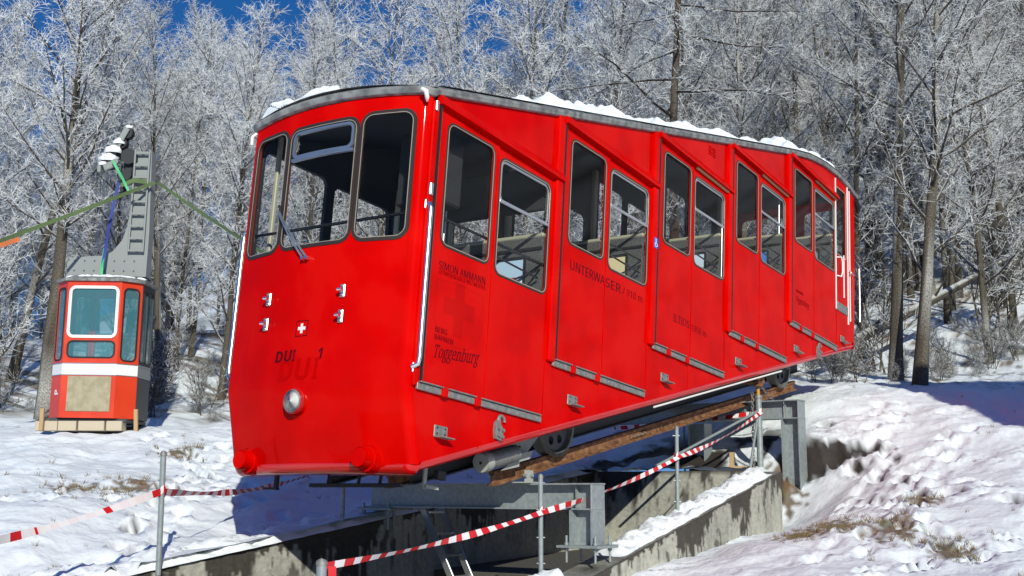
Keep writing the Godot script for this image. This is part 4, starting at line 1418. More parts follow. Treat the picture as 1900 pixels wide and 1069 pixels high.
func poster_tex(kind: int) -> ImageTexture:
	var im := Image.create(96, 64, false, Image.FORMAT_RGB8)
	var base: Array = [Color(0.72, 0.83, 0.92), Color(0.86, 0.80, 0.62), Color(0.80, 0.87, 0.93), Color(0.30, 0.52, 0.80), Color(0.55, 0.6, 0.66)]
	im.fill(base[kind])
	for y in 64:
		for x in 96:
			var hgt := 30.0 + nz.get_noise_2d(x * 0.05 + kind * 20.0, 1.0) * 22.0
			if kind != 1 and y > hgt: im.set_pixel(x, y, Color(0.9, 0.93, 0.96).lerp(base[kind], clampf(nzf.get_noise_2d(x * 0.15, y * 0.2) * 0.8, 0.0, 0.6)))
			if kind == 1: im.set_pixel(x, y, Color(0.88, 0.82, 0.64).lerp(Color(0.80, 0.82, 0.82), smoothstep(20.0, 44.0, y + nzf.get_noise_2d(x * 0.5, y * 0.05) * 10.0)))
	if kind == 1:
		im.fill_rect(Rect2i(40, 18, 16, 26), Color(0.2, 0.2, 0.2)); im.fill_rect(Rect2i(42, 20, 12, 22), Color(0.85, 0.84, 0.78)); im.fill_rect(Rect2i(46, 24, 4, 3), Color(0.2, 0.2, 0.2))
	else:
		for q in [[38, 30], [50, 26], [58, 24], [44, 31]]:
			im.fill_rect(Rect2i(q[0], q[1], 3, 10), Color(0.10, 0.11, 0.16)); im.fill_rect(Rect2i(q[0], q[1] - 3, 3, 3), Color(0.35, 0.12, 0.1))
		if kind == 0:
			im.fill_rect(Rect2i(30, 50, 50, 12), Color(0.12, 0.32, 0.36))
			for y in 64:
				for x in 96:
					if Vector2(x - 78, y - 36).length() < 10: im.set_pixel(x, y, Color(0.80, 0.08, 0.10))
			im.fill_rect(Rect2i(73, 34, 10, 2), Color(0.9, 0.85, 0.85)); im.fill_rect(Rect2i(75, 38, 6, 2), Color(0.9, 0.85, 0.85))
	return ImageTexture.create_from_image(im)

func far_side_and_inside(car: Node3D):
	var mb := MB.new()
	var far_out := func(u: float, v: float) -> Vector3: return Vector3(u, v, -WID)
	var far_in := func(u: float, v: float) -> Vector3: return Vector3(u, v, -WID + 0.045)
	var outer := PackedVector2Array([Vector2(0.12, 0.12), Vector2(11.7, 3.48), Vector2(11.85, 3.6), Vector2(11.88, 6.2)])
	var s := 11.0
	while s > -0.1:
		outer.append(Vector2(s, gut(s) + 0.01)); s -= 0.4
	outer.append(Vector2(-0.1, 3.53)); outer.append(Vector2(-0.1, 0.79))
	var holes := []
	for k in 5:
		var s0 := PITCH * k; var h0 := STEP * k
		holes.append(rr(s0 + (0.135 if k else -0.03), h0 + 2.135, s0 + 0.915, h0 + 3.345, 0.09))
		holes.append(rr(s0 + 1.04, h0 + 2.085, s0 + 1.99, h0 + 3.30, 0.09))
	mb.sheet(outer, holes, [], far_out, Vector3(0, 0, -1), 0.0)
	obj("far_side_panel", mb, mats["red_paint"], car)
	mb = MB.new()
	mb.sheet(outer, holes, [], far_in, Vector3(0, 0, 1), 0.045)
	obj("far_side_lining", mb, mats["inside_dark"], car)
	for i in holes.size():
		mb = MB.new()
		mb.sheet(holes[i], [], [], func(u: float, v: float) -> Vector3: return Vector3(u, v, -WID + 0.02), Vector3(0, 0, 1))
		obj("far_pane", mb, mats["glass"], car)
	# cream window posts on the far side
	for k in range(1, 6):
		var s0 := PITCH * k - 0.06; var h0 := STEP * k
		mb = MB.new()
		mb.box(Vector3(s0, h0 + 2.45 - (0.2 if k == 5 else 0.0), -WID + 0.08), Vector3(0.10, 2.0, 0.06), Basis(), 0.01)
		obj("window_post", mb, mats["cream"], car)
	# stepped floor
	mb = MB.new()
	for k in 5:
		var s0 := PITCH * k; var h0 := STEP * k + 0.98
		var lo := -0.1 if k == 0 else s0 - 0.19
		var hi := s0 + 2.03 if k < 4 else 11.8
		mb.box(Vector3((lo + hi) * 0.5, h0 - 0.02, -WID * 0.5), Vector3(hi - lo, 0.04, WID - 0.1))
		if k < 4: mb.box(Vector3(hi + 0.002, h0 + STEP * 0.5 - 0.02, -WID * 0.5), Vector3(0.02, STEP, WID - 0.1))
	obj("stepped_floor", mb, mats["inside_dark"], car)
	# carpeted partitions with posters, facing the valley
	for k in 5:
		var s0 := PITCH * k + 2.0; var h0 := STEP * k
		var part := Node3D.new(); part.name = "partition" if k == 0 else "partition_%03d" % k; car.add_child(part)
		mb = MB.new(); mb.box(Vector3(s0, h0 + 1.86, -0.68), Vector3(0.05, 1.75, 1.24), Basis(), 0.004)
		obj("panel", mb, mats["carpet"], part)
		mb = MB.new(); mb.box(Vector3(s0, h0 + 2.75, -0.68), Vector3(0.07, 0.045, 1.26), Basis(), 0.01)
		obj("top_rail", mb, mats["cream"], part)
		mb = MB.new()
		mb.box(Vector3(s0 - 0.035, h0 + 2.60, -0.68), Vector3(0.02, 0.03, 1.24))
		obj("bar", mb, mats["rubber"], part)
		var tex := poster_tex(k)
		var pm := StandardMaterial3D.new()
		pm.albedo_texture = tex; pm.roughness = 0.35; pm.resource_name = "poster_print"
		mb = MB.new()
		var z0 := -0.28; var z1 := -1.02
		mb.quad(Vector3(s0 - 0.032, h0 + 2.04, z1), Vector3(s0 - 0.032, h0 + 2.04, z0), Vector3(s0 - 0.032, h0 + 2.50, z0), Vector3(s0 - 0.032, h0 + 2.50, z1), Vector3(-1, 0, 0))
		obj("poster", mb, pm, part)
		mb = MB.new()
		for q in [[2.515, -0.65, 0.03, 0.78], [2.025, -0.65, 0.03, 0.78]]: mb.box(Vector3(s0 - 0.036, h0 + q[0], q[1]), Vector3(0.014, q[2], q[3]))
		for q in [z0 + 0.015, z1 - 0.015]: mb.box(Vector3(s0 - 0.036, h0 + 2.27, q), Vector3(0.014, 0.46, 0.025))
		obj("poster_frame", mb, mats["rubber"], part)
		# guard rods inside the fixed window
		for q in [[0.99, 2.42, 1.96, 2.42], [0.99, 2.30, 1.93, 2.26], [1.25, 2.02, 1.96, 2.36]]:
			mb = MB.new(); mb.cyl(Vector3(PITCH * k + q[0], h0 + q[1], -0.07), Vector3(PITCH * k + q[2], h0 + q[3], -0.07), 0.011, -1.0, 8)
			obj("guard_rod", mb, mats["black_rod"], part)
		mb = MB.new(); mb.cyl(Vector3(PITCH * k + 0.9, h0 + 1.0, -0.55), Vector3(PITCH * k + 0.9, h0 + 3.6, -0.55), 0.018, -1.0, 10)
		obj("grab_pole", mb, mats["alu"], part)
		mb = MB.new(); mb.box(Vector3(s0 - 0.55, h0 + 1.42, -1.8), Vector3(0.5, 0.85, 0.75), Basis(), 0.04)
		obj("bench", mb, mats["inside_dark"], part)
	# driver's stand: rail across the windscreen, switch boxes, cream posts
	var drv := Node3D.new(); drv.name = "driver_stand"; car.add_child(drv)
	mb = MB.new(); mb.cyl(Vector3(-0.05, 2.42, -0.05), Vector3(-0.05, 2.42, -WID + 0.05), 0.016, -1.0, 10)
	obj("grab_rail", mb, mats["black_rod"], drv)
	mb = MB.new(); mb.cyl(Vector3(0.02, 2.42, -0.05), Vector3(2.0, 2.42, -0.05), 0.014, -1.0, 10)
	obj("grab_rail", mb, mats["black_rod"], drv)
	mb = MB.new(); mb.box(Vector3(0.55, 3.05, -0.50), Vector3(0.35, 0.75, 0.55), Basis(), 0.02)
	obj("switch_cabinet", mb, mats["inside_dark"], drv)
	mb = MB.new(); mb.box(Vector3(0.36, 3.0, -0.34), Vector3(0.03, 0.35, 0.18), Basis(), 0.01)
	obj("red_box", mb, mats["red_inside"], drv)
	mb = MB.new(); mb.box(Vector3(0.02, 1.55, -1.15), Vector3(0.35, 1.1, 1.7), Basis(), 0.02)
	obj("console", mb, mats["inside_dark"], drv)
	for q in [[0.10, -WID + 0.1, 0.05], [2.05, -WID + 0.14, 0.08], [2.05, -1.35, 0.05]]:
		mb = MB.new(); mb.box(Vector3(q[0], 2.3, q[1]), Vector3(q[2], 2.5, q[2]), Basis(), 0.01)
		obj("cream_post", mb, mats["cream"], drv)
	mb = MB.new(); mb.box(Vector3(2.05, 3.30, -WID * 0.5), Vector3(0.06, 0.5, WID - 0.1), Basis(), 0.01)
	obj("bulkhead", mb, mats["inside_dark"], drv)

func lettering(car: Node3D):
	var lt: Material = mats["letter"]
	var lf: Material = mats["letter_faint"]
	var SIDE := Basis()
	var SL := Basis(Vector3(1, 0.025, 0), Vector3(0, 1, 0), Vector3(0, 0, 1))
	var z := 0.0135
	text_on(car, "SIMON AMMANN", Vector3(0.14, 1.94, z), SL, 0.075, lt, 0.74)
	text_on(car, "OLYMPIASIEGER & WELTMEISTER", Vector3(0.15, 1.875, z), SL, 0.04, lf, 0.74)
	text_on(car, "BERG", Vector3(0.15, 1.335, z), SIDE, 0.05, lt, 0.18)
	text_on(car, "BAHNEN", Vector3(0.15, 1.265, z), SIDE, 0.05, lt, 0.28)
	text_on(car, "Toggenburg", Vector3(0.16, 1.13, z), Basis(Vector3(1, 0.09, 0), Vector3(0, 1, 0), Vector3(0, 0, 1)), 0.12, lt, 0.70, 0.28, "Droid Serif", 400)
	text_on(car, "UNTERWA", Vector3(2.42, 2.53, z), SIDE, 0.105, lt, 0.76)
	text_on(car, "SER", Vector3(3.22, 2.53 - 0.0, 0.0015), SIDE, 0.105, lt, 0.36)
	text_on(car, "/ 910 m", Vector3(3.64, 2.53, 0.0015), SIDE, 0.085, lf, 0.48)
	text_on(car, "ILTIOS", Vector3(4.92, 2.49, z), SIDE, 0.10, lt, 0.46)
	text_on(car, "1350 m", Vector3(5.45, 2.475, 0.0015), SIDE, 0.085, lf, 0.46)
	text_on(car, "BERG BAHNEN", Vector3(9.08, 3.83, z), SIDE, 0.04, lf, 0.3)
	text_on(car, "Toggenburg", Vector3(9.08, 3.70, z), SIDE, 0.09, lf, 0.55, 0.28, "Droid Serif", 400)
	# ghost of a removed shield with a cross
	var mb := MB.new()
	var gz := func(u: float, v: float) -> Vector3: return Vector3(u, v, 0.0128)
	var c := Vector2(0.50, 1.60)
	mb.sheet(PackedVector2Array([c + Vector2(-0.075, -0.28), c + Vector2(0.075, -0.28), c + Vector2(0.075, -0.09), c + Vector2(0.24, -0.09), c + Vector2(0.24, 0.07), c + Vector2(0.075, 0.07), c + Vector2(0.075, 0.24), c + Vector2(-0.075, 0.24), c + Vector2(-0.075, 0.07), c + Vector2(-0.24, 0.07), c + Vector2(-0.24, -0.09), c + Vector2(-0.075, -0.09)]), [], [], gz, Vector3(0, 0, 1))
	obj("faded_cross", mb, mats["red_ghost"], car)
	mb = MB.new()
	var so := PackedVector2Array([Vector2(0.13, 1.80), Vector2(0.50, 1.83), Vector2(0.87, 1.80), Vector2(0.88, 1.45), Vector2(0.82, 1.32), Vector2(0.68, 1.24), Vector2(0.5, 1.22), Vector2(0.32, 1.24), Vector2(0.18, 1.32), Vector2(0.12, 1.45)])
	var si := PackedVector2Array()
	for p in so: si.append(Vector2(0.5, 1.53) + (p - Vector2(0.5, 1.53)) * 0.975)
	mb.sheet(so, [si], [], gz, Vector3(0, 0, 1))
	obj("faded_shield", mb, mats["red_ghost"], car)
	# front: cross emblem, number
	var FB := Basis(Vector3(-0.05, 0, 1).normalized(), Vector3(0, 1, 0), Vector3(-1, 0, -0.05).normalized())
	var ff := func(u: float, v: float) -> Vector3: return front(u, v, 0.003)
	var fc := [0.9, 1.135, 1.37]
	var e := Vector2(1.15, 1.315)
	mb = MB.new()
	mb.sheet(rect(e.x - 0.075, e.y - 0.075, e.x + 0.075, e.y + 0.075), [rect(e.x - 0.068, e.y - 0.068, e.x + 0.068, e.y + 0.068)], fc, ff, Vector3(-1, 0, 0))
	obj("emblem_frame", mb, lt, car)
	mb = MB.new()
	var cr := PackedVector2Array()
	for q in [[-1, -3], [1, -3], [1, -1], [3, -1], [3, 1], [1, 1], [1, 3], [-1, 3], [-1, 1], [-3, 1], [-3, -1], [-1, -1]]: cr.append(e + Vector2(q[0], q[1]) * 0.0155)
	mb.sheet(cr, [], fc, ff, Vector3(-1, 0, 0))
	obj("emblem_cross", mb, mats["white_paint"], car)
	for q in [["D", 1.475, 1.06, 0.095, 0.105], ["U", 1.355, 1.06, 0.09, 0.105], ["I", 1.235, 1.06, 0.03, 0.105], ["1", 0.925, 1.065, 0.045, 0.10]]:
		text_front(car, q[0], q[1], q[2], q[3], q[4], lt)
	for q in [["D", 1.42, 0.925, 0.17, 0.20], ["U", 1.205, 0.925, 0.17, 0.20], ["I", 0.97, 0.925, 0.06, 0.20]]:
		text_front(car, q[0], q[1], q[2], q[3], q[4], mats["red_ghost_deep"])
	# small blue pictogram on the third pillar, small vent
	mb = MB.new(); mb.box(Vector3(4.345, 3.29, 0.0475), Vector3(0.10, 0.13, 0.003))
	obj("pictogram_plate", mb, mats["blue_sign"], car)
	mb = MB.new()
	var pp := PackedVector3Array()
	for j in 14:
		var a := -0.3 - j * 0.3
		pp.append(Vector3(4.342 + cos(a) * 0.026, 3.268 + sin(a) * 0.026, 0.050))
	mb.tube(pp, PackedFloat32Array([0.0045]), 5)
	mb.tube(PackedVector3Array([Vector3(4.338, 3.335, 0.05), Vector3(4.34, 3.285, 0.05), Vector3(4.37, 3.283, 0.05), Vector3(4.385, 3.255, 0.05)]), PackedFloat32Array([0.005]), 5)
	mb.cyl(Vector3(4.337, 3.338, 0.048), Vector3(4.337, 3.338, 0.0515), 0.009, -1.0, 10)
	obj("pictogram", mb, mats["white_paint"], car)
	for k in 4:
		for j in 2:
			mb = MB.new(); mb.box(Vector3(5.93 + j * 0.12, 5.10 - k * 0.035, 0.006), Vector3(0.09, 0.014, 0.014), Basis(), 0.004)
			obj("vent_slot", mb, mats["red_paint"], car)

func underside(car: Node3D):
	# built level with the slope: use world points and bring them into the car's frame
	var inv := car.transform.affine_inverse()
	var mb := MB.new()
	for w in [0.62, 1.65]:
		mb = MB.new()
		var p0 := inv * K(0.75, -0.02 + 0.02, w); var p1 := inv * K(11.0, 1.86 + 0.02, w)
		mb.prism(ibeam(0.18, 0.12, 0.015, 0.012), p0, p1, Vector3(0, 0, 1), (Vector3.UP - (p1 - p0).normalized() * (p1 - p0).normalized().y).normalized())
		obj("chassis_beam", mb, mats["dark"], car)
	for q in [[3.05, "wheel"], [9.75, "wheel_001"]]:
		for w in [0.47, 1.78]:
			var wh := Node3D.new()
			wh.name = q[1] if w < 1.0 else ("wheel_002" if q[0] < 5.0 else "wheel_003")
			car.add_child(wh)
			var c := inv * K(q[0] + 0.0, rail_y(q[0]) + 0.335, w)
			mb = MB.new()
			var zs := [-0.075, -0.07, -0.05, -0.042, 0.042, 0.05, 0.07, 0.075]
			var rs := [0.33, 0.372, 0.372, 0.335, 0.335, 0.372, 0.372, 0.33]
			var pts := PackedVector3Array(); var rad := PackedFloat32Array()
			for k in 8:
				pts.append(c + Vector3(0, 0, zs[k])); rad.append(rs[k])
			mb.tube(pts, rad, 40, false)
			mb.tube(PackedVector3Array([c + Vector3(0, 0, 0.075), c + Vector3(0, 0, 0.03)]), PackedFloat32Array([0.33, 0.29]), 40, false)
			obj("tyre", mb, mats["dirty_steel"], wh)
			mb = MB.new()
			var hs := []
			for k in 7:
				var a := TAU * k / 7.0
				var cp := PackedVector2Array()
				for j in 10: cp.append(Vector2(cos(a) * 0.2, sin(a) * 0.2) + Vector2(cos(TAU * j / 10.0), sin(TAU * j / 10.0)) * 0.05)
				hs.append(cp)
			var disc := PackedVector2Array()
			for j in 36: disc.append(Vector2(cos(TAU * j / 36.0), sin(TAU * j / 36.0)) * 0.3)
			mb.sheet(disc, hs, [-0.2, -0.1, 0.0, 0.1, 0.2], func(u: float, v: float) -> Vector3: return c + Vector3(u, v, 0.035), Vector3(0, 0, 1), 0.05)
			mb.cyl(c + Vector3(0, 0, -0.05), c + Vector3(0, 0, 0.10), 0.085, -1.0, 16)
			obj("disc", mb, mats["grey_paint_dark"], wh)
		mb = MB.new()
		mb.box(inv * K(q[0] - 0.05, rail_y(q[0]) + 0.42, 0.36), Vector3(0.5, 0.26, 0.08), Basis(), 0.02)
		obj("axle_box", mb, mats["grey_paint_dark"], car)
	# rail brake with its light grey cylinder and bracket
	var br := Node3D.new(); br.name = "rail_brake"; car.add_child(br)
	mb = MB.new()
	mb.tube(PackedVector3Array([inv * K(1.50, 0.125, 0.33), inv * K(1.51, 0.127, 0.33), inv * K(1.6, 0.143, 0.33), inv * K(1.61, 0.145, 0.33)]), PackedFloat32Array([0.095, 0.105, 0.105, 0.092]), 24)
	obj("cylinder_cap", mb, mats["light_grey_paint"], br)
	mb = MB.new(); mb.cyl(inv * K(1.6, 0.143, 0.33), inv * K(2.1, 0.235, 0.33), 0.092, -1.0, 20)
	obj("cylinder", mb, mats["dirty_steel"], br)
	mb = MB.new(); mb.cyl(inv * K(1.497, 0.125, 0.33), inv * K(1.52, 0.128, 0.33), 0.017, -1.0, 10)
	obj("centre_hole", mb, mats["rubber"], br)
	var pl := func(u: float, v: float) -> Vector3: return inv * K(u, v, 0.34)
	mb = MB.new()
	mb.sheet(PackedVector2Array([Vector2(1.75, 0.07), Vector2(2.30, 0.12), Vector2(2.75, 0.46), Vector2(2.2, 0.44), Vector2(1.7, 0.34)]), [], [], func(u: float, v: float) -> Vector3: return inv * K(u, v, 0.42), Vector3(0, 0, 1), 0.02)
	obj("side_plate", mb, mats["grey_paint"], br)
	mb = MB.new()
	mb.sheet(PackedVector2Array([Vector2(1.88, 0.055), Vector2(2.21, 0.10), Vector2(2.20, 0.215)]), [], [], pl, Vector3(0, 0, 1), 0.015)
	mb.sheet(PackedVector2Array([Vector2(2.22, 0.15), Vector2(2.40, 0.18), Vector2(2.48, 0.27), Vector2(2.22, 0.235)]), [], [], pl, Vector3(0, 0, 1), 0.015)
	obj("light_bracket", mb, mats["light_grey_paint"], br)
	for k in 6:
		mb = MB.new()
		var bp := K(2.27 + 0.055 * (k % 2), 0.25 + 0.06 * int(k / 2), 0.415)
		mb.cyl(inv * bp, inv * (bp - W * 0.012), 0.011, -1.0, 6)
		obj("bolt", mb, mats["rubber"], br)
	# guard bar and hangers under the front
	var gb := Node3D.new(); gb.name = "guard_bar"; car.add_child(gb)
	mb = MB.new(); mb.box(inv * K(0.3, -0.095, 0.92), Vector3(0.05, 0.035, 1.12), Basis(), 0.003)
	obj("bar", mb, mats["dark"], gb)
	for w in [1.26, 0.88, 0.62]:
		mb = MB.new(); mb.cyl(inv * K(0.3, -0.09, w), inv * K(0.35, 0.12, w), 0.016, -1.0, 8)
		obj("hanger", mb, mats["dark"], gb)
	mb = MB.new()
	mb.box(inv * K(0.3, -0.04, 1.93), Vector3(0.04, 0.2, 0.04), Basis(), 0.003)
	mb.box(inv * K(0.3, -0.125, 2.0), Vector3(0.05, 0.02, 0.17), Basis(), 0.003)
	obj("angle_foot", mb, mats["dark"], gb)
	mb = MB.new()
	mb.box(inv * K(0.72, 0.0, 0.42), Vector3(0.05, 0.26, 0.02), Basis(), 0.003)
	mb.box(inv * K(0.80, -0.115, 0.40), Vector3(0.20, 0.035, 0.02), Basis(), 0.003)
	obj("light_angle", mb, mats["light_grey_paint"], gb)
	mb = MB.new(); mb.box(inv * K(0.95, 0.0, 0.42), Vector3(0.13, 0.09, 0.06), Basis(), 0.005)
	obj("junction_box", mb, mats["dark"], gb)
	# white cable duct along the sill
	mb = MB.new()
	mb.tube(PackedVector3Array([inv * K(4.75, 0.845, 0.07), inv * K(8.9, 1.605, 0.07)]), PackedFloat32Array([0.013]), 8)
	obj("sill_duct", mb, mats["white_paint"], car)

# ---------- the small orange-red cable car cabin
func build_cabin():
	var red: Material = mats["orange_red_paint"]
	var base := Vector3(-6.53, 2.60, -19.4)
	var cab := thing("cable_car_cabin", "small orange-red cable car cabin with white band and grey hanger arm on timber", "cable car", Transform3D(Basis(Vector3(0, 0, 1), -0.016) * Basis(Vector3.UP, -0.03), base))
	var P := [Vector2(-0.425, 0.55), Vector2(0.425, 0.55), Vector2(0.675, 0.3), Vector2(0.675, -0.3), Vector2(0.425, -0.55), Vector2(-0.425, -0.55), Vector2(-0.675, -0.3), Vector2(-0.675, 0.3)]
	var mb: MB
	for i in 8:
		var a: Vector2 = P[i]; var b: Vector2 = P[(i + 1) % 8]
		var len := a.distance_to(b)
		var d: Vector2 = (b - a) / len
		var out := Vector3(-d.y, 0, d.x)
		if out.dot(Vector3(a.x + b.x, 0, a.y + b.y)) < 0.0: out = -out
		var at := func(u: float, v: float, o: float) -> Vector3:
			var q := a + d * u
			return Vector3(q.x, v, q.y) + out * o
		var f0 := func(u: float, v: float) -> Vector3: return at.call(u, v, 0.0)
		var f1 := func(u: float, v: float) -> Vector3: return at.call(u, v, 0.008)
		var f2 := func(u: float, v: float) -> Vector3: return at.call(u, v, 0.018)
		var fg := func(u: float, v: float) -> Vector3: return at.call(u, v, -0.012)
		var side := Node3D.new()
		side.name = "wall_panel" if i == 0 else "wall_panel_%03d" % i
		cab.add_child(side)
		var wins := []
		if i == 0: wins = [rr(0.07, 1.33, len - 0.06, 2.08, 0.07), rr(0.07, 1.00, len - 0.06, 1.24, 0.07)]
		elif i == 4: wins = [rr(0.07, 1.0, len - 0.07, 2.08, 0.07)]
		elif i in [2, 6]: wins = [rr(0.05, 0.95, len * 0.5 - 0.02, 2.08, 0.04), rr(len * 0.5 + 0.02, 0.95, len - 0.05, 2.08, 0.04)]
		else: wins = [rr(0.06, 0.96, len - 0.06, 2.08, 0.09)]
		var body: Material = mats["grey_paint_dark"] if i in [2, 6] else red
		mb = MB.new(); mb.sheet(rect(0, 0.90, len, 2.2), wins, [], f0, out, 0.03)
		obj("upper_panel", mb, body, side)
		mb = MB.new(); mb.sheet(rect(0, 0.06, len, 0.72), [], [], f0, out, 0.02)
		obj("lower_panel", mb, body, side)
		mb = MB.new(); mb.sheet(rect(0, 0.722, len, 0.898), [], [], f0, out, 0.02)
		obj("white_band", mb, mats["white_paint"] if not i in [2, 6] else mats["grey_paint"], side)
		for q in [0.72, 0.90]:
			mb = MB.new()
			mb.quad(at.call(0, q - 0.006, 0.006), at.call(len, q - 0.006, 0.006), at.call(len, q + 0.006, 0.006), at.call(0, q + 0.006, 0.006), out)
			obj("trim_strip", mb, mats["alu"], side)
		for k in wins.size():
			mb = MB.new(); mb.sheet(wins[k], [], [], fg, out)
			obj("pane", mb, mats["blue_glass"], side)
			var lo := Vector2(INF, INF); var hi := -lo
			for q in wins[k]:
				lo = lo.min(q); hi = hi.max(q)
			mb = MB.new()
			if i == 0 and k == 0:
				ring(mb, lo.x + 0.01, lo.y + 0.01, hi.x - 0.01, hi.y - 0.01, 0.06, 0.045, f2, out, [], 0.02)
				obj("white_frame", mb, mats["white_paint"], side)
			else:
				ring(mb, lo.x + 0.005, lo.y + 0.005, hi.x - 0.005, hi.y - 0.005, 0.06, 0.025, f1, out, [], 0.012)
				obj("gasket", mb, mats["rubber"], side)
		if i == 0:
			mb = MB.new(); mb.box(at.call(len * 0.5 + 0.02, 0.43, 0.006), Vector3(0.68, 0.54, 0.012), Basis(), 0.003)
			obj("tread_plate", mb, mats["tread"], side)
			mb = MB.new()
			var row := 0
			var v := 0.185
			while v < 0.69:
				var u := 0.135 + (0.02 if row % 2 else 0.0)
				while u < len - 0.095:
					var an := 0.8 if (int(u / 0.04) + row) % 2 else -0.8
					mb.box(at.call(u, v, 0.0125), Vector3(0.034, 0.011, 0.007), Basis(Vector3(0, 0, 1), an))
					u += 0.04
				v += 0.028; row += 1
			obj("tread_bars", mb, mats["tread"], side).set_meta("kind", "stuff")
		if i == 7:
			text_on(side, "P", at.call(len * 0.62, 0.40, 0.004), Basis(-Vector3(d.x, 0, d.y) if false else Vector3(0, 1, 0), Vector3(-d.x, 0, -d.y), out), 0.12, mats["white_paint"], 0.0, 0.0, "Droid Sans", 700)
	# roof, floor, skid, beams
	mb = MB.new()
	var up := PackedVector3Array()
	for i in 8:
		var a: Vector2 = P[i] * 1.07; var b: Vector2 = P[(i + 1) % 8] * 1.07
		var o := Vector3(a.x + b.x, 0, a.y + b.y)
		mb.quad(Vector3(a.x, 2.19, a.y), Vector3(b.x, 2.19, b.y), Vector3(b.x, 2.235, b.y), Vector3(a.x, 2.235, a.y), o)
		mb.quad(Vector3(a.x, 2.235, a.y), Vector3(b.x, 2.235, b.y), Vector3(b.x * 0.72, 2.31, b.y * 0.72), Vector3(a.x * 0.72, 2.31, a.y * 0.72), o + Vector3.UP * 3)
		mb.tri(Vector3(a.x * 0.72, 2.31, a.y * 0.72), Vector3(b.x * 0.72, 2.31, b.y * 0.72), Vector3(0, 2.32, 0), Vector3.UP)
		mb.tri(Vector3(a.x, 2.19, a.y), Vector3(b.x, 2.19, b.y), Vector3(0, 2.19, 0), Vector3.DOWN)
	obj("roof", mb, mats["roof_grey"], cab)
	mb = MB.new()
	mb.box(Vector3(0, 0.03, 0), Vector3(1.2, 0.06, 0.95), Basis(), 0.01)
	obj("skid", mb, mats["grey_paint_dark"], cab)
	mb = MB.new(); mb.box(Vector3(0, 0.5, -0.2), Vector3(0.9, 0.85, 0.5), Basis(), 0.03)
	obj("bench", mb, mats["inside_dark"], cab)
	# hanger arm: thick grey plate box with ladder
	var arm := Node3D.new(); arm.name = "hanger_arm"; cab.add_child(arm)
	var out2 := PackedVector2Array([Vector2(-0.62, 2.33), Vector2(0.66, 2.33), Vector2(0.67, 3.05), Vector2(0.63, 4.39), Vector2(0.38, 4.39), Vector2(0.34, 3.5), Vector2(0.31, 3.15), Vector2(0.24, 2.92), Vector2(0.10, 2.74), Vector2(-0.02, 2.67), Vector2(-0.5, 2.64), Vector2(-0.58, 2.60), Vector2(-0.62, 2.52)])
	mb = MB.new(); mb.sheet(out2, [], [], func(u: float, v: float) -> Vector3: return Vector3(u, v, 0.17), Vector3(0, 0, 1), 0.22)
	mb.sheet(out2, [], [], func(u: float, v: float) -> Vector3: return Vector3(u, v, -0.05), Vector3(0, 0, -1))
	obj("arm_plate", mb, mats["grey_paint"], arm)
	mb = MB.new()
	for q in [[-0.2, 2.27], [0.5, 2.27]]: mb.box(Vector3(q[0], q[1], 0.0), Vector3(0.08, 0.14, 0.3), Basis(), 0.006)
	obj("arm_foot", mb, mats["grey_paint_dark"], arm)
	for k in 14:
		mb = MB.new()
		var q := Vector3(-0.5 + 0.16 * (k % 7), 2.42 + 0.16 * int(k / 7), 0.17)
		mb.cyl(q, q + Vector3(0, 0, 0.012), 0.012, -1.0, 6)
		obj("bolt", mb, mats["grey_paint_dark"], arm)
	var lad := Node3D.new(); lad.name = "ladder"; cab.add_child(lad)
	for s in [0.0, 0.235]:
		mb = MB.new()
		mb.tube(PackedVector3Array([Vector3(0.375 + s, 2.72, 0.24), Vector3(0.385 + s, 4.40, 0.24)]), PackedFloat32Array([0.017]), 8)
		obj("stile", mb, mats["grey_paint"], lad)
	for k in 9:
		mb = MB.new()
		mb.box(Vector3(0.498, 2.74 + 0.2 * k, 0.24), Vector3(0.24, 0.035, 0.035), Basis(), 0.006)
		mb.box(Vector3(0.498, 2.725 + 0.2 * k, 0.20), Vector3(0.03, 0.015, 0.08))
		obj("rung", mb, mats["grey_paint"], lad)
	# running gear on top
	var car2 := Node3D.new(); car2.name = "carriage"; cab.add_child(car2)
	mb = MB.new()
	var bs := Basis(Vector3(0, 0, 1), 1.11) 
	mb.box(Vector3(0.03, 4.47, 0.14), Vector3(0.72, 0.10, 0.03), bs, 0.008)
	mb.box(Vector3(0.03, 4.47, -0.06), Vector3(0.72, 0.10, 0.03), bs, 0.008)
	obj("side_plate", mb, mats["grey_paint"], car2)
	for k in 4:
		mb = MB.new()
		var c := Vector3(-0.09 + 0.085 * k, 4.22 + 0.17 * k, 0.04)
		mb.tube(PackedVector3Array([c + Vector3(0, 0, -0.06), c + Vector3(0, 0, 0), c + Vector3(0, 0, 0.06)]), PackedFloat32Array([0.10, 0.075, 0.10]), 18)
		obj("roller", mb, mats["dark"], car2)
	mb = MB.new()
	mb.box(Vector3(0.25, 4.12, 0.0), Vector3(0.20, 0.42, 0.26), Basis(), 0.05)
	mb.cyl(Vector3(0.27, 4.30, -0.2), Vector3(0.27, 4.30, 0.22), 0.13, 0.13, 18)
	mb.cyl(Vector3(0.23, 4.0, -0.16), Vector3(0.23, 4.0, 0.18), 0.09, 0.09, 18)
	mb.box(Vector3(0.16, 3.84, 0.02), Vector3(0.08, 0.30, 0.10), Basis(), 0.01)
	mb.box(Vector3(0.36, 4.25, 0.1), Vector3(0.1, 0.08, 0.2), Basis(), 0.01)
	obj("bearing_block", mb, mats["dark"], car2)
	mb = MB.new()
	mb.box(Vector3(-0.02, 4.16, 0.19), Vector3(0.26, 0.12, 0.03), Basis(Vector3(0, 0, 1), 0.4), 0.03)
	mb.cyl(Vector3(0.06, 4.2, 0.18), Vector3(0.06, 4.2, 0.24), 0.06, 0.05, 14)
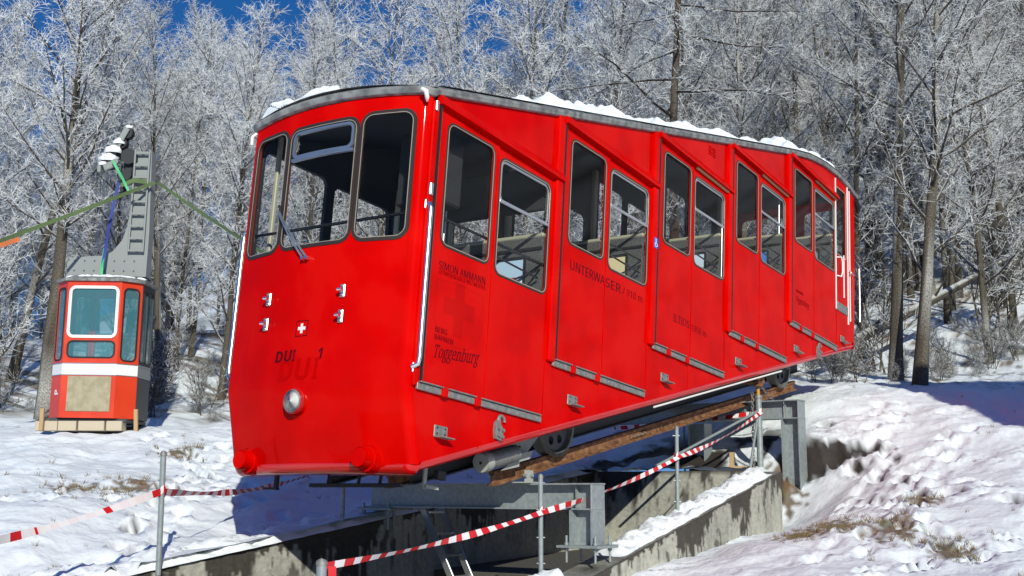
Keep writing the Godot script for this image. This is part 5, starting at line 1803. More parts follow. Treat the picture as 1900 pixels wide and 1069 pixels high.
	mb.box(Vector3(-0.22, 4.14, 0.08), Vector3(0.06, 0.2, 0.2), Basis(), 0.01)
	obj("brake_lever", mb, mats["grey_paint"], car2)
	# snow lying on running gear and roof
	lump("snow on top of the cable car cabin's running gear", cab, [[Vector3(-0.10, 4.27, 0.10), 0.13], [Vector3(-0.02, 4.40, 0.12), 0.12], [Vector3(0.06, 4.55, 0.1), 0.09], [Vector3(0.14, 4.72, 0.08), 0.06], [Vector3(0.19, 4.82, 0.06), 0.055], [Vector3(-0.16, 4.18, 0.12), 0.08]])
	var strip := []
	for k in 40:
		var f := k / 39.0
		var q := Vector3(lerpf(-0.60, 0.62, f), 2.275, 0.50 - 0.26 * maxf(0.0, absf(lerpf(-0.60, 0.62, f)) - 0.38) / 0.24)
		if nz.get_noise_2d(f * 9.0, 2.0) > -0.25: strip.append([q + Vector3(0, nz.get_noise_2d(f * 14.0, 5.0) * 0.015, -0.06), 0.055 + nz.get_noise_2d(f * 11.0, 8.0) * 0.03])
	lump("thin snow strip lying on the cabin's front roof edge", cab, strip)
	# timber under it, stakes
	for k in 4:
		var t := MB.new()
		var wd: float = [0.36, 0.30, 0.42, 0.26][k]
		var x: float = [-0.62, -0.30, 0.07, 0.42][k]
		t.box(base + Vector3(x + 0.0, -0.06, 0.42), Vector3(wd - 0.02, 0.15, 0.24), Basis(), 0.008)
		tag(obj("timber_block", t, mats["wood_pale"]), ["leftmost pale timber block under the cable car cabin", "second pale timber block from the left under the cabin", "long pale timber block under the middle of the cabin", "rightmost pale timber block under the cabin"][k], "timber", "timber blocks under the cabin")
	for k in 2:
		var t := MB.new()
		var q := base + (Vector3(-0.66, 0.03, 0.62) if k == 0 else Vector3(0.72, 0.03, 0.42))
		t.box(q, Vector3(0.06, 0.34, 0.05), Basis(Vector3(0, 0, 1), 0.05 if k else -0.02), 0.004)
		tag(obj("wooden_stake", t, mats["wood"]), ["short wooden stake at the cabin's left front corner", "short wooden stake at the cabin's right corner"][k], "stake", "wooden stakes beside the cabin")
	# lashing straps
	strap("faded olive green lashing strap running down left from the hanger arm", [Vector3(-5.75, 6.45, -19.15), Vector3(-6.7, 5.75, -18.3), Vector3(-7.6, 4.92, -17.0)], 0.058, "green_strap")
	strap("frayed orange end of the left lashing strap at the picture's edge", [Vector3(-7.15, 5.17, -17.42), Vector3(-7.42, 5.0, -17.2), Vector3(-7.8, 4.80, -16.8)], 0.065, "orange_strap")
	strap("faded olive green lashing strap running from the hanger arm behind the red car", [Vector3(-5.7, 6.45, -19.15), Vector3(-4.9, 5.85, -18.3), Vector3(-3.6, 4.92, -16.9), Vector3(-2.6, 4.3, -15.9)], 0.048, "green_strap")
	strap("dark blue strap hanging straight down from the running gear to the roof", [base + Vector3(0.20, 3.85, 0.26), base + Vector3(0.10, 3.1, 0.30), base + Vector3(0.06, 2.33, 0.42)], 0.05, "blue_strap")
	strap("bright green strap slung over the top of the hanger arm", [base + Vector3(0.10, 4.2, 0.30), base + Vector3(0.25, 3.95, 0.30), base + Vector3(0.38, 3.70, 0.29)], 0.04, "bright_green_strap")
	strap("bright green strap tail below the blue strap on the roof", [base + Vector3(0.065, 2.75, 0.335), base + Vector3(0.06, 2.5, 0.40), base + Vector3(0.07, 2.31, 0.45)], 0.045, "bright_green_strap")
	strap("olive strap wound round the ladder and hanger arm", [base + Vector3(0.25, 3.80, 0.27), base + Vector3(0.45, 3.88, 0.28), base + Vector3(0.66, 3.86, 0.26), base + Vector3(0.70, 3.84, 0.1)], 0.075, "green_strap")

func lump(label: String, _on: Node3D, balls: Array):
	# snow heap: overlapping flattened domes joined by a smooth height field round each
	var mb := MB.new()
	for b in balls:
		var c: Vector3 = _on.transform * (b[0] as Vector3)
		var r: float = b[1]
		var st := mb.v.size()
		for i in 7:
			for j in 13:
				var th := PI * 0.62 * i / 6.0; var ph := TAU * j / 12.0
				var d := Vector3(sin(th) * cos(ph), cos(th), sin(th) * sin(ph))
				var rr2 := r * (1.0 + nzf.get_noise_3d(c.x * 3.0 + d.x * 1.3, c.y * 3.0 + d.y * 1.3, d.z * 1.3) * 0.45)
				mb.vert(c + Vector3(d.x * rr2 * 1.15, d.y * rr2 * (0.8 if balls.size() < 12 else 0.5), d.z * rr2 * 1.15), d, Color(0.87, 0.88, 0.89))
		grid_ix(mb, st, 6, 12, Vector3.UP)
	# orientation differs round a dome; both faces are drawn, the given normals shade it
	tag(obj("snow_patch", mb, mats["snow_white"]), label, "snow")

func strap(label: String, pts: Array, width: float, m: String):
	var mb := MB.new()
	var n := 24
	var cv := Curve3D.new()
	for p in pts: cv.add_point(p)
	var l := cv.get_baked_length()
	var prev := []
	for i in n + 1:
		var p := cv.sample_baked(l * i / n)
		var p2 := cv.sample_baked(minf(l, l * (i + 0.5) / n + 0.01))
		var d := (p2 - p)
		if d.length() < 1e-4: d = p - cv.sample_baked(l * (i - 0.5) / n)
		d = d.normalized()
		var s := Vector3.UP - d * d.y
		if s.length() < 0.3: s = Vector3.RIGHT - d * d.x
		s = s.normalized()
		var t := s.cross(d)
		var tw := s * cos(0.25 * sin(i * 0.35)) + t * sin(0.25 * sin(i * 0.35))
		var nn := tw.cross(d).normalized()
		var q := [p + tw * width * 0.5 + nn * 0.002, p - tw * width * 0.5 + nn * 0.002, p - tw * width * 0.5 - nn * 0.002, p + tw * width * 0.5 - nn * 0.002]
		if i:
			mb.quad(prev[0], prev[1], q[1], q[0], nn)
			mb.quad(prev[3], prev[2], q[2], q[3], -nn)
			mb.quad(prev[0], prev[3], q[3], q[0], tw)
			mb.quad(prev[1], prev[2], q[2], q[1], -tw)
		prev = q
	tag(obj("lashing_strap", mb, mats[m]), label, "strap")

# ---------- red and white barrier tape
func tape(label: String, pts: Array, sags: Array, width: float, faded := 0.0, stripe := 0.11, off := 0.0):
	var mb := MB.new()
	var dist := off
	for k in pts.size() - 1:
		var p0: Vector3 = pts[k]; var p1: Vector3 = pts[k + 1]
		var l := p0.distance_to(p1)
		var n := int(l / 0.03) + 1
		for i in n:
			var f0 := float(i) / n; var f1 := float(i + 1) / n
			var a := p0.lerp(p1, f0) - Vector3(0, sags[k] * 4.0 * f0 * (1.0 - f0), 0)
			var b := p0.lerp(p1, f1) - Vector3(0, sags[k] * 4.0 * f1 * (1.0 - f1), 0)
			var d := (b - a).normalized()
			var up := (Vector3.UP - d * d.y).normalized()
			var sd := d.cross(up)
			var t0 := (dist) * 1.7; var t1 := (dist + l / n) * 1.7
			var e0 := up * cos(sin(t0) * 0.8) + sd * sin(sin(t0) * 0.8)
			var e1 := up * cos(sin(t1) * 0.8) + sd * sin(sin(t1) * 0.8)
			var w0 := width * 0.5 * (1.0 + 0.18 * sin(t0 * 2.3))
			var w1 := width * 0.5 * (1.0 + 0.18 * sin(t1 * 2.3))
			var redd := int(floor(dist / stripe)) % 2 == 0
			var c := Color(0.62, 0.012, 0.018) if redd else Color(0.80, 0.78, 0.78)
			if faded > 0.0 and redd and nz.get_noise_2d(dist * 1.3, 4.0) > 0.15 - faded * 0.5: c = c.lerp(Color(0.80, 0.76, 0.76), 0.94)
			mb.col = c
			mb.quad(a + e0 * w0, b + e1 * w1, b - e1 * w1, a - e0 * w0, -sd)
			dist += l / n
	tag(obj("barrier_tape", mb, mats["tape"]), label, "barrier tape", "red and white barrier tape round the pit")
	# knots where it is tied
func knot(p: Vector3, r: float, label: String):
	var mb := MB.new()
	for i in 14:
		var a0 := TAU * i / 14.0; var a1 := TAU * (i + 1) / 14.0
		mb.col = Color(0.62, 0.012, 0.018) if i % 4 < 2 else Color(0.8, 0.78, 0.78)
		var h0 := 0.022 * sin(a0 * 2.0); var h1 := 0.022 * sin(a1 * 2.0)
		var q0 := p + Vector3(cos(a0) * r, h0, sin(a0) * r); var q1 := p + Vector3(cos(a1) * r, h1, sin(a1) * r)
		mb.quad(q0 + Vector3(0, 0.035, 0), q1 + Vector3(0, 0.035, 0), q1 - Vector3(0, 0.035, 0), q0 - Vector3(0, 0.035, 0), q0 - p)
	tag(obj("tape_loop", mb, mats["tape"]), label, "barrier tape", "tape loops tied round the posts")

func build_tapes():
	var lp := Vector3(-3.268, 1.565, -11.54)
	tape("faded sagging tape from the lone left post out of the picture", [lp, Vector3(-4.3, 1.10, -8.9)], [0.05], 0.062, 0.3)
	tape("straight tape from the lone left post to behind the red car", [lp, Vector3(-2.75, 1.78, -16.8)], [0.10], 0.06, 0.0, 0.13)
	var s0 := K(-1.46, -0.70, -0.33); var s1 := K(1.85, -0.35, -0.185); var s2 := K(4.88, 0.25, -0.19); var s3 := K(8.28, 0.97, 0.15)
	tape("long bright tape from the low pipe stub past two posts to the steel prop", [s0, s1, s2, s3], [0.045, 0.05, 0.06], 0.052)
	tape("short tape end running back from the steel prop into the shade", [s3, K(8.3, 0.80, 2.6)], [0.03], 0.06)
	tape("tape stub hanging straight down from the low pipe stub", [s0 + Vector3(0.06, 0.0, 0.02), s0 + Vector3(0.07, -0.35, 0.02)], [0.0], 0.06)
	knot(Vector3(-3.268, 1.57, -11.575), 0.034, "tape loop round the lone left post")
	knot(K(1.85, -0.35, -0.15), 0.03, "tape loop round the post before the lower portal")
	knot(K(4.88, 0.25, -0.15), 0.03, "tape loop round the post on the sloping wall")
	knot(K(8.3, 0.97, 0.2), 0.052, "tape loop round the steel prop")

# ---------- trees
func fork(mb: MB, p0: Vector3, d: Vector3, len: float, r0: float, r1: float, segs: int, sides: int, lift: float, c_up: Color, c_dn: Color, rg: RandomNumberGenerator, wob: float) -> PackedVector3Array:
	# one tapering limb; the upper side carries snow, the underside is bark
	var pts := PackedVector3Array([p0])
	var dir := d
	for i in segs:
		dir = (dir + Vector3(rg.randf_range(-wob, wob), rg.randf_range(-wob, wob) + lift, rg.randf_range(-wob, wob))).normalized()
		pts.append(pts[i] + dir * len / segs)
	var st := mb.v.size()
	for i in segs + 1:
		var t := (pts[mini(i + 1, segs)] - pts[maxi(i - 1, 0)]).normalized()
		var s := t.cross(Vector3.UP)
		if s.length() < 0.1: s = Vector3.RIGHT
		s = s.normalized()
		var u := s.cross(t)
		var r := lerpf(r0, r1, float(i) / segs)
		for k in sides:
			var a := TAU * k / sides
			var nn := u * cos(a) + s * sin(a)
			mb.vert(pts[i] + nn * r, nn, c_up if nn.y > 0.35 else c_dn)
	for i in segs:
		for k in sides:
			var k2 := (k + 1) % sides
			var a := st + i * sides + k; var b := st + i * sides + k2
			mb.ix.append_array([a, b, b + sides, a, b + sides, a + sides])
	return pts

func twig(mb: MB, p0: Vector3, p1: Vector3, r: float, cu: Color, cd: Color):
	var t := (p1 - p0).normalized()
	var s := t.cross(Vector3.UP)
	if s.length_squared() < 0.01: s = Vector3.RIGHT
	s = s.normalized()
	var u := s.cross(t)
	var st := mb.v.size()
	mb.v.append(p0 + u * r); mb.n.append(u); mb.c.append(cu)
	var n1 := s * 0.87 - u * 0.5
	mb.v.append(p0 + n1 * r); mb.n.append(n1); mb.c.append(cd)
	n1 = -s * 0.87 - u * 0.5
	mb.v.append(p0 + n1 * r); mb.n.append(n1); mb.c.append(cd)
	mb.v.append(p1); mb.n.append((t + u).normalized()); mb.c.append(cu)
	mb.uv.append(Vector2.ZERO); mb.uv.append(Vector2.ZERO); mb.uv.append(Vector2.ZERO); mb.uv.append(Vector2.ZERO)
	mb.ix.append_array([st, st + 1, st + 3, st + 1, st + 2, st + 3, st + 2, st, st + 3])

# style 0: rime-white fine crown; 1: darker, snow on the upper sides; 2: larch-like with level limbs; 3: bush
func tree_parts(sd: int, hgt: float, rad: float, style: int, low := 0.27) -> Array:
	var rg := RandomNumberGenerator.new()
	rg.seed = sd
	var trunk := MB.new(); var crown := MB.new()
	var bark := Color(0.17, 0.145, 0.115); var bark2 := Color(0.085, 0.07, 0.055)
	if style == 2: bark = Color(0.10, 0.055, 0.035); bark2 = Color(0.05, 0.032, 0.025)
	var snow := Color(0.90, 0.91, 0.93)
	var rime_dn := Color(0.50, 0.50, 0.53) if style == 0 else (Color(0.28, 0.275, 0.28) if style < 3 else Color(0.055, 0.048, 0.042))
	var stems := 1
	if style == 3: stems = 6
	for sm in stems:
		var H := hgt * (1.0 if stems == 1 else rg.randf_range(0.6, 1.0))
		var segs := 12 if stems == 1 else 7
		var pts := PackedVector3Array(); var rads := PackedFloat32Array()
		var p := Vector3.ZERO if stems == 1 else Vector3(rg.randf_range(-0.25, 0.25), 0, rg.randf_range(-0.25, 0.25))
		var d := Vector3(rg.randf_range(-0.04, 0.04), 1, rg.randf_range(-0.04, 0.04)) if stems == 1 else Vector3(rg.randf_range(-0.5, 0.5), 1, rg.randf_range(-0.5, 0.5)).normalized()
		p.y -= 0.3
		for i in segs + 1:
			pts.append(p)
			var f := float(i) / segs
			rads.append(maxf(0.012, rad * (1.0 - 0.93 * f) * (1.0 + 0.35 * exp(-f * 18.0))))
			d = (d + Vector3(rg.randf_range(-0.045, 0.045), 0.05, rg.randf_range(-0.045, 0.045))).normalized()
			p += d * (H + 0.3) / segs
		# bark with lichen blotches
		var base := trunk.v.size()
		trunk.tube(pts, rads, 9 if stems == 1 else 5, false)
		for i in range(base, trunk.v.size()):
			var q := trunk.v[i]
			var m := clampf(nz.get_noise_3d(q.x * 6.0 + sd, q.y * 1.3, q.z * 6.0) * 1.6 + 0.5, 0, 1)
			var cc := bark2.lerp(bark, m)
			if nzf.get_noise_3d(q.x * 5.0, q.y * 2.2 + sd, q.z * 5.0) > 0.28: cc = cc.lerp(Color(0.24, 0.22, 0.18), 0.5)
			if trunk.n[i].x < -0.55 and nz.get_noise_2d(q.y * 1.5, sd) > 0.15: cc = cc.lerp(snow, 0.5)
			trunk.c[i] = cc
		var nl := 0
		match style:
			0: nl = 46
			1: nl = 40
			2: nl = 52
			3: nl = 9
		for k in nl:
			var f := lerpf(low if style != 3 else 0.2, 0.985, pow((k + rg.randf()) / nl, 0.85))
			var fi := f * segs
			var i0 := mini(int(fi), segs - 1)
			var b := pts[i0].lerp(pts[i0 + 1], fi - i0)
			var az := k * 2.39996 + rg.randf_range(-0.5, 0.5)
			var el := deg_to_rad(rg.randf_range(28, 62))
			var ll := (pow(1.0 - f, 0.75) * hgt * 0.27 + 0.45) * rg.randf_range(0.65, 1.2)
			if f < 0.42: ll *= rg.randf_range(0.4, 0.9)
			if style == 2:
				el = deg_to_rad(rg.randf_range(-14, 16)); ll = (pow(1.0 - f, 0.8) * hgt * 0.30 + 0.3) * rg.randf_range(0.7, 1.15)
			if style == 3: ll = hgt * 0.38 * rg.randf_range(0.6, 1.2) * (1.1 - f * 0.6)
			var dir := Vector3(cos(az) * cos(el), sin(el), sin(az) * cos(el))
			var r0: float = clampf(rads[i0] * 0.36, 0.010, 0.030)
			var lp := fork(trunk, b, dir, ll, r0, 0.007, 5, 5, 0.05 if style != 2 else -0.01, snow, bark2, rg, 0.16)
			var pw := rg.randf_range(0.74, 0.99) if style == 0 else rg.randf_range(0.62, 0.97)
			if style == 3: pw = 0.45
			var ns := int(ll * (6.5 if style == 0 else 6.0)) + 2
			for j in ns:
				var g := (j + rg.randf()) / ns
				g = 0.12 + 0.88 * g
				var gi := g * 5.0
				var j0 := mini(int(gi), 4)
				var sp := lp[j0].lerp(lp[j0 + 1], gi - j0)
				var ld := (lp[j0 + 1] - lp[j0]).normalized()
				var rv := Vector3(rg.randf_range(-1, 1), rg.randf_range(-0.5, 0.8), rg.randf_range(-1, 1)).normalized()
				var sd2 := (ld * 0.75 + rv * 0.85 + Vector3(0, 0.18 if style != 2 else -0.25, 0)).normalized()
				var sl := (0.30 + 0.55 * (1.0 - g) * minf(1.0, ll)) * rg.randf_range(0.6, 1.3)
				var e := sp + sd2 * sl
				var white := rg.randf()
				var cu := snow if white < pw else Color(0.10, 0.085, 0.07)
				twig(crown, sp, e, 0.0082 if style == 0 else 0.0085, cu, rime_dn)
				var nt := 10 if style == 0 else 9
				if style == 3: nt = 4
				for q in nt:
					var h := (q + rg.randf()) / nt
					var tp := sp.lerp(e, 0.15 + 0.85 * h)
					var rv2 := Vector3(rg.randf_range(-1, 1), rg.randf_range(-0.7, 0.9), rg.randf_range(-1, 1)).normalized()
					var td := (sd2 * 0.6 + rv2).normalized()
					var tl := rg.randf_range(0.12, 0.34)
					var te := tp + td * tl
					cu = snow if rg.randf() < pw else Color(0.10, 0.085, 0.07)
					twig(crown, tp, te, 0.0066, cu, rime_dn)
					if style != 3 and rg.randf() < 0.7:
						var t2 := (td * 0.5 + Vector3(rg.randf_range(-1, 1), rg.randf_range(-0.7, 0.7), rg.randf_range(-1, 1)).normalized()).normalized()
						twig(crown, tp.lerp(te, 0.5), tp.lerp(te, 0.5) + t2 * tl * 0.6, 0.0055, cu, rime_dn)
	return [trunk.mesh(), crown.mesh()]

var kinds := []

func put_tree(x: float, z: float, k: int, scl: float, turn: float, lean: Vector2, label: String, called := "tree", category := "tree", group := "trees of the frosted wood"):
	var y := ground_at(x, z)
	var bs := Basis(Vector3(0, 0, 1), -lean.x) * Basis(Vector3(1, 0, 0), lean.y) * Basis(Vector3.UP, turn) * Basis().scaled(Vector3.ONE * scl)
	var t := thing(called, label, category, Transform3D(bs, Vector3(x, y, z)), group)
	for i in 2:
		var o := MeshInstance3D.new()
		o.name = ["trunk", "crown"][i]
		o.mesh = kinds[k][i]
		o.material_override = mats[["bark", "twig"][i]]
		t.add_child(o)
		if i == 1: o.set_meta("kind", "stuff")

func build_trees():
	# 0-2 rime white, 3-4 darker with snow, 5 larch, 6-7 bush, 8 thick old trunk
	kinds = [tree_parts(11, 9.0, 0.075, 0, 0.10), tree_parts(12, 8.3, 0.065, 0, 0.08), tree_parts(13, 9.6, 0.085, 0, 0.14), tree_parts(14, 12.0, 0.11, 1, 0.16), tree_parts(15, 11.0, 0.09, 1, 0.12), tree_parts(16, 14.0, 0.115, 2, 0.2), tree_parts(17, 2.6, 0.022, 3), tree_parts(18, 2.0, 0.018, 3), tree_parts(19, 10.0, 0.15, 0, 0.30), tree_parts(20, 12.5, 0.125, 1, 0.34)]
	var T := [
		[-10.65, -25.97, 3, 0.95, 0.14, "brown leaning tree trunk at the left edge of the picture"],
		[-8.38, -21.97, 8, 1.0, 0.0, "thick grey forked tree right behind the cable car cabin's left side"],
		[-10.57, -29.96, 0, 1.25, 0.0, ""], [-8.74, -26.96, 2, 0.82, 0.02, "frosted tree rising directly behind the cable car cabin's hanger arm"],
		[-7.02, -24.47, 9, 0.68, 0.0, "straight slender trunk just right of the cable car cabin"],
		[-7.43, -26.96, 1, 0.88, 0.0, ""], [-7.38, -27.96, 0, 0.86, 0.03, ""],
		[-5.93, -24.97, 2, 0.86, 0.0, "pale tree close to the left front corner of the red car"],
		[-6.62, -28.96, 0, 0.95, 0.0, ""], [-6.56, -30.96, 1, 1.15, 0.0, ""], [-4.81, -27.96, 2, 0.9, 0.02, "frosted tree behind the snowy left corner of the red car's roof"], [-4.8, -32.96, 0, 1.4, 0.0, ""],
		[-3.3, -29.96, 0, 1.35, 0.0, ""], [-2.85, -33.95, 1, 1.5, 0.0, ""], [-1.37, -30.96, 2, 1.3, -0.02, ""], [0.24, -29.96, 0, 1.5, 0.0, "pale trunk rising above the second door of the red car"], [1.31, -32.96, 1, 1.7, 0.0, ""], [2.7, -35.95, 2, 1.1, 0.0, ""],
		[3.57, -25.97, 5, 1.15, 0.0, "larch with reddish trunk and long level limbs above the red car's roof"],
		[6.61, -37.95, 3, 1.1, 0.0, ""], [7.19, -33.95, 4, 1.1, 0.0, ""], [8.72, -35.95, 3, 1.1, 0.0, ""], [8.87, -32.96, 4, 1.0, 0.0, ""], [8.02, -27.96, 4, 1.0, 0.0, "slim dark tree rising just behind the red car's rear end"],
		[7.35, -23.47, 9, 1.02, 0.0, "straight grey trunk, first one right of the red car's rear end"],
		[7.50, -22.47, 3, 1.12, 0.12, "grey trunk leaning right next to the straight one beside the red car"],
		[11.13, -30.96, 4, 1.0, 0.0, ""], [12.36, -29.96, 9, 0.9, 0.0, "grey trunk at the right edge of the picture"], [14.63, -39.95, 3, 1.1, 0.0, ""], [14.25, -41.94, 4, 1.1, 0.0, ""], [11.81, -39.95, 3, 1.1, 0.0, ""],
		[-12.4, -27.5, 2, 1.1, 0.0, ""], [-13.2, -31.0, 0, 1.1, 0.0, ""], [-11.6, -33.5, 1, 1.25, 0.0, ""], [-9.6, -34.0, 0, 1.25, 0.0, ""], [-8.2, -36.5, 2, 1.15, 0.0, ""], [0.6, -36.0, 0, 1.6, 0.0, ""], [4.7, -31.5, 4, 1.1, 0.0, ""], [5.6, -29.0, 3, 0.95, 0.0, "dark snow-dusted tree between the larch and the car's rear roof"], [10.4, -26.5, 4, 0.95, -0.03, ""], [13.4, -34.0, 3, 1.1, 0.0, ""], [9.9, -37.0, 4, 1.1, 0.0, ""], [16.2, -37.0, 3, 1.1, 0.0, ""], [12.0, -33.0, 2, 1.0, 0.0, ""], [2.0, -28.0, 1, 1.3, 0.0, ""], [-9.9, -23.6, 1, 1.0, -0.04, "thin frosted tree at the left behind the lashing strap"]]
	for q in T:
		var lb: String = q[5]
		if lb == "":
			var r: float = q[0] / -q[1]
			if r < -0.3: lb = "slender frosted tree in the wood to the left of the cable car cabin"
			elif r < -0.2: lb = "slender frosted tree in the wood between the cabin's hanger arm and the red car"
			elif r < 0.0: lb = "slender frosted tree rising behind the red car's front windows"
			elif r < 0.16: lb = "slender frosted tree rising behind the middle of the red car's roof"
			elif r < 0.29: lb = "grey snow-dusted tree rising behind the rear half of the red car's roof"
			else: lb = "grey snow-dusted tree in the wood right of the red car"
		put_tree(q[0], q[1], q[2], q[3] * (0.82 if q[1] < -28.5 and q[0] < 2.5 else 1.0), rng.randf() * TAU, Vector2(q[4], 0.0), lb)
	# undergrowth at the edge of the wood
	var B := [[-9.6, -22.8, 7], [-5.9, -23.4, 7], [-5.2, -24.4, 6], [-8.2, -24.9, 7], [-10.4, -23.2, 7], [6.5, -22.9, 7], [8.4, -24.0, 7], [10.2, -25.9, 6], [6.0, -24.4, 7], [11.8, -27.5, 6], [5.0, -22.8, 7], [9.3, -27.4, 7], [7.9, -24.9, 7], [11.0, -26.6, 7], [-6.9, -23.2, 7], [-4.9, -23.2, 7], [-7.5, -26.0, 6], [6.2, -23.6, 6]]
	for q in B:
		put_tree(q[0], q[1], q[2], rng.randf_range(0.5, 0.95) * (1.0 if q[0] < 0.0 else 0.6), rng.randf() * TAU, Vector2.ZERO, ("low bare bush on the snowy edge of the wood left of the red car" if q[0] < 0.0 else "low bare bush on the snowy edge of the wood right of the red car"), "bush", "bush", "bushes along the edge of the wood")
	put_tree(11.24, -28.96, 6, 1.7, 0.4, Vector2(0.2, 0.0), "tall many-stemmed bush leaning over the fallen trunk on the right", "bush", "bush", "")
	put_tree(7.75, -25.9, 6, 1.3, 2.0, Vector2(-0.05, 0.0), "dense thin-stemmed bush close behind the red car's rear", "bush", "bush", "")
	# fallen trunk
	var ft := thing("fallen_tree", "long fallen tree trunk lying slantwise across the snowy slope on the right", "tree trunk")
	var mb := MB.new()
	var rg := RandomNumberGenerator.new(); rg.seed = 5
	var p0 := Vector3(6.4, 4.25, -25.2); var p1 := Vector3(13.6, 7.75, -30.6)
	var lp := fork(mb, p0, (p1 - p0).normalized(), p0.distance_to(p1), 0.13, 0.07, 9, 9, 0.0, Color(0.84, 0.86, 0.88), Color(0.10, 0.085, 0.07), rg, 0.015)
	obj("trunk", mb, mats["bark"], ft)
	for k in 7:
		mb = MB.new()
		var at: Vector3 = lp[2 + k]
		var r2 := fork(mb, at, Vector3(rg.randf_range(-0.6, 0.6), rg.randf_range(0.1, 0.9), rg.randf_range(0.0, 0.8)).normalized(), rg.randf_range(0.6, 1.6), 0.03, 0.006, 4, 5, 0.03, Color(0.84, 0.86, 0.88), Color(0.08, 0.07, 0.06), rg, 0.2)
		obj("branch", mb, mats["bark"], ft)
	# the wood farther up the hill, too many to tell apart
	var per := []
	for i in 10: per.append([])
	var tries := 0
	var cnt := 0
	while cnt < 420 and tries < 9000:
		tries += 1
		var z := -rng.randf_range(33.0, 95.0)
		var x := rng.randf_range(-0.55, 0.62) * (-z)
		var px := x / -z
		# leave the sky open above the left part
		if px < 0.08 and z < -44.0: continue
		var style: int = [0, 1, 4][rng.randi() % 3] if rng.randf() < clampf(0.75 - px * 2.2, 0.12, 1.0) else [3, 4, 9][rng.randi() % 3]
		per[style].append(Transform3D(Basis(Vector3.UP, rng.randf() * TAU).scaled(Vector3.ONE * rng.randf_range(0.85, 1.25) * (0.72 if px < 0.08 else 1.0)), Vector3(x, ground_at(x, z) - 0.1, z)))
		cnt += 1
	# thin scrub on the floor of the wood
	var scrub := MultiMesh.new()
	scrub.transform_format = MultiMesh.TRANSFORM_3D
	scrub.mesh = kinds[7][1]
	scrub.instance_count = 170
	for j in 170:
		var z := -rng.randf_range(22.6, 36.0)
		var x := rng.randf_range(-0.45, 0.45) * -z
		scrub.set_instance_transform(j, Transform3D(Basis(Vector3.UP, rng.randf() * TAU).scaled(Vector3.ONE * rng.randf_range(0.15, 0.42)), Vector3(x, ground_at(x, z) - 0.1, z)))
	var sc := MultiMeshInstance3D.new()
	sc.multimesh = scrub; sc.material_override = mats["twig"]; sc.name = "undergrowth"
	add_child(sc)
	tag(sc, "thin bare scrub covering the snowy floor of the wood", "undergrowth", "", "stuff")
	for i in 10:
		if per[i].is_empty(): continue
		for part in 2:
			var mm := MultiMesh.new()
			mm.transform_format = MultiMesh.TRANSFORM_3D
			mm.mesh = kinds[i][part]
			mm.instance_count = per[i].size()
			for j in per[i].size(): mm.set_instance_transform(j, per[i][j])
			var mi := MultiMeshInstance3D.new()
			mi.multimesh = mm
			mi.material_override = mats[["bark", "twig"][part]]
			mi.name = numbered("far_wood")
			add_child(mi)
			tag(mi, "frosted wood covering the hillside far behind the red car", "wood", "", "stuff")

# a tall house just outside the picture on the right; its shadow lies on the snow mound
func build_house():
	var t := thing("house", "tall house with grey walls just outside the picture on the right", "house", Transform3D(Basis(), Vector3(14.3, 0.6, -9.0)))
	var mb := MB.new()
	mb.box(Vector3(0, 3.6, 0), Vector3(9.0, 7.8, 6.6), Basis(), 0.0)
	obj("wall", mb, mats["concrete_shade"], t)
	mb = MB.new()
	for s in [-1.0, 1.0]:
		var bs := Basis(Vector3(1, 0, 0), s * 0.48)
		mb.box(Vector3(0, 8.35, s * 1.95), Vector3(9.8, 0.25, 4.7), bs, 0.0)
	obj("roof", mb, mats["snow_white"], t)
	mb = MB.new()
	for s in [-4.49, 4.49]:
		mb.prism(PackedVector2Array([Vector2(-3.3, 7.5), Vector2(3.3, 7.5), Vector2(0, 9.2)]), Vector3(s - 0.01, 0, 0), Vector3(s + 0.01, 0, 0), Vector3(0, 0, 1), Vector3.UP)
	obj("gable", mb, mats["wood"], t)
	for k in 6:
		mb = MB.new()
		mb.box(Vector3(-4.51, 2.2 + 2.6 * int(k / 3), -2.0 + 2.0 * (k % 3)), Vector3(0.06, 1.3, 1.0), Basis(), 0.01)
		obj("window", mb, mats["dark"], t)

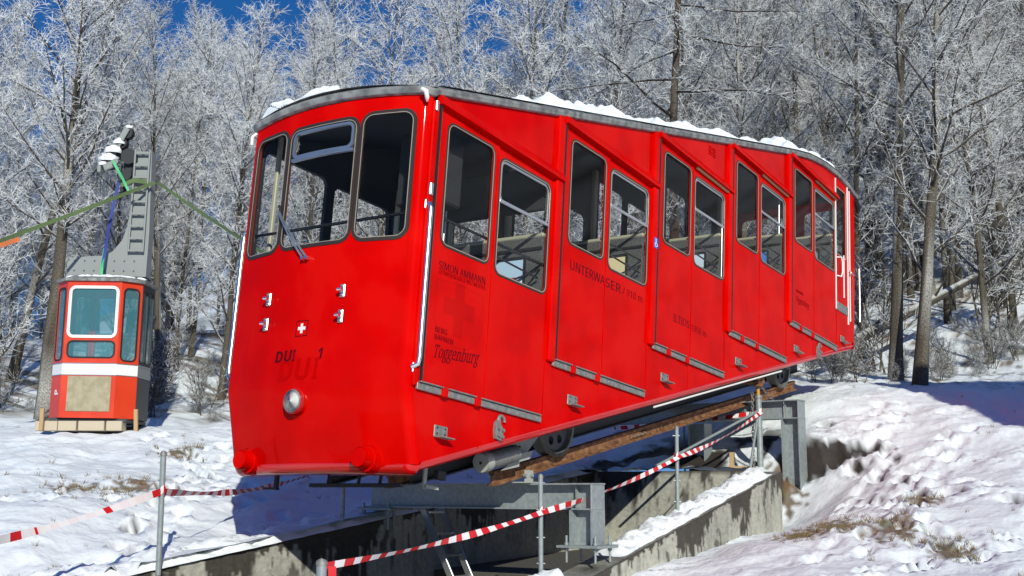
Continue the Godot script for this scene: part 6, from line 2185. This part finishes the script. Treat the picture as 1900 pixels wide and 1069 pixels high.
# ---------- small things last
func build_small():
	# snow left on the roof of the red car
	var car := get_node("funicular_car") as Node3D
	roof_snow("snow heap on the front left corner of the red car's roof", car, -0.32, 1.3, 1.15, 2.24, 0.22, 3)
	roof_snow("largest snow heap, on the roof over the second compartment", car, 1.75, 4.05, -0.01, 1.1, 0.24, 4)
	roof_snow("low snow patch on the roof over the third compartment", car, 4.7, 6.9, 0.0, 1.0, 0.20, 5)
	roof_snow("flat snow patch beside the roof hatch", car, 6.95, 8.6, 0.1, 1.0, 0.13, 6)
	roof_snow("snow patch on the drooping rear end of the red car's roof", car, 9.0, 11.6, 0.0, 1.1, 0.24, 7)
	# dead grass poking through
	var blade := MB.new()
	var rg := RandomNumberGenerator.new(); rg.seed = 21
	for i in 9:
		var a := rg.randf() * TAU
		var d := Vector3(cos(a) * 0.6, 1.0, sin(a) * 0.6).normalized()
		var b := Vector3(rg.randf_range(-0.03, 0.03), -0.01, rg.randf_range(-0.03, 0.03))
		twig(blade, b, b + d * rg.randf_range(0.05, 0.13), 0.0035, Color(0.30, 0.21, 0.09), Color(0.17, 0.11, 0.05))
	var tr := []
	for i in 1050:
		var x: float; var z: float
		if i < 620:
			var q: Array = [[-5.1, -14.39, 0.35], [-4.5, -14.78, 0.35], [-4.74, -17.65, 0.3], [3.62, -13.87, 0.3], [4.0, -13.3, 0.3], [3.2, -13.9, 0.25], [4.3, -12.2, 0.25], [4.85, -14.6, 0.2], [-4.3, -10.6, 0.25]][rg.randi() % 9]
			x = q[0] + rg.randfn() * q[2] * 0.6; z = q[1] + rg.randfn() * q[2] * 1.3
		else:
			z = -rg.randf_range(9.0, 24.0); x = rg.randf_range(-0.5, 0.5) * -z
		var p := Vector3(x, 0, z) - O
		var a := p.dot(A); var w := p.dot(W)
		if a > -6.3 and a < 7.6 and w > -0.6 and w < 2.6: continue
		if i >= 620 and nz.get_noise_2d(x * 0.6, z * 0.6) < 0.12: continue
		tr.append(Transform3D(Basis(Vector3.UP, rg.randf() * TAU).scaled(Vector3.ONE * rg.randf_range(0.35, 0.95)), Vector3(x, ground_at(x, z) + relief(x, z), z)))
	var mm := MultiMesh.new()
	mm.transform_format = MultiMesh.TRANSFORM_3D
	mm.mesh = blade.mesh()
	mm.instance_count = tr.size()
	for j in tr.size(): mm.set_instance_transform(j, tr[j])
	var mi := MultiMeshInstance3D.new()
	mi.multimesh = mm; mi.material_override = mats["twig"]; mi.name = "dead_grass"
	add_child(mi)
	tag(mi, "brown dead grass poking through the snow", "grass", "", "stuff")

func roof_snow(label: String, car: Node3D, s0: float, s1: float, w0: float, w1: float, h: float, sd: int):
	var mb := MB.new()
	var nx := int((s1 - s0) / 0.04); var ny := 28
	for i in nx + 1:
		var s := lerpf(s0, s1, float(i) / nx)
		for j in ny + 1:
			var f := float(j) / ny
			var w := lerpf(w0, w1, f)
			var x := (w - WID * 0.5) / (WID * 0.5)
			var ss := maxf(s, sf(w, 3.5) + 0.03)
			var y := gut(maxf(ss, -0.15)) + 0.095 + 0.10 * (1.0 - x * x)
			var edge := minf(minf(f, 1.0 - f) * 4.0, minf(float(i) / nx, 1.0 - float(i) / nx) * 7.0)
			edge = clampf(edge, 0, 1)
			var hh := h * sqrt(edge) * (0.62 + nzf.get_noise_2d(ss * 1.5 + sd * 9.0, w * 1.5) * 0.8 + nzf.get_noise_2d(ss * 4.0 + sd * 9.0, w * 4.0) * 0.30)
			mb.vert(Vector3(ss, y - 0.03 + maxf(0.0, hh + 0.01), -w), Vector3.UP, Color(0.87, 0.88, 0.89))
	for i in nx + 1:
		for j in ny + 1:
			var k := i * (ny + 1) + j
			var du := mb.v[mini(i + 1, nx) * (ny + 1) + j] - mb.v[maxi(i - 1, 0) * (ny + 1) + j]
			var dv := mb.v[i * (ny + 1) + mini(j + 1, ny)] - mb.v[i * (ny + 1) + maxi(j - 1, 0)]
			var nn := du.cross(dv).normalized()
			mb.n[k] = nn if nn.y > 0 else -nn
	grid_ix(mb, 0, nx, ny, Vector3.UP)
	for i in mb.v.size():
		mb.v[i] = car.transform * mb.v[i]
		mb.n[i] = car.transform.basis * mb.n[i]
	tag(obj("snow_patch", mb, mats["snow_white"]), label, "snow", "snow patches on the red car's roof")
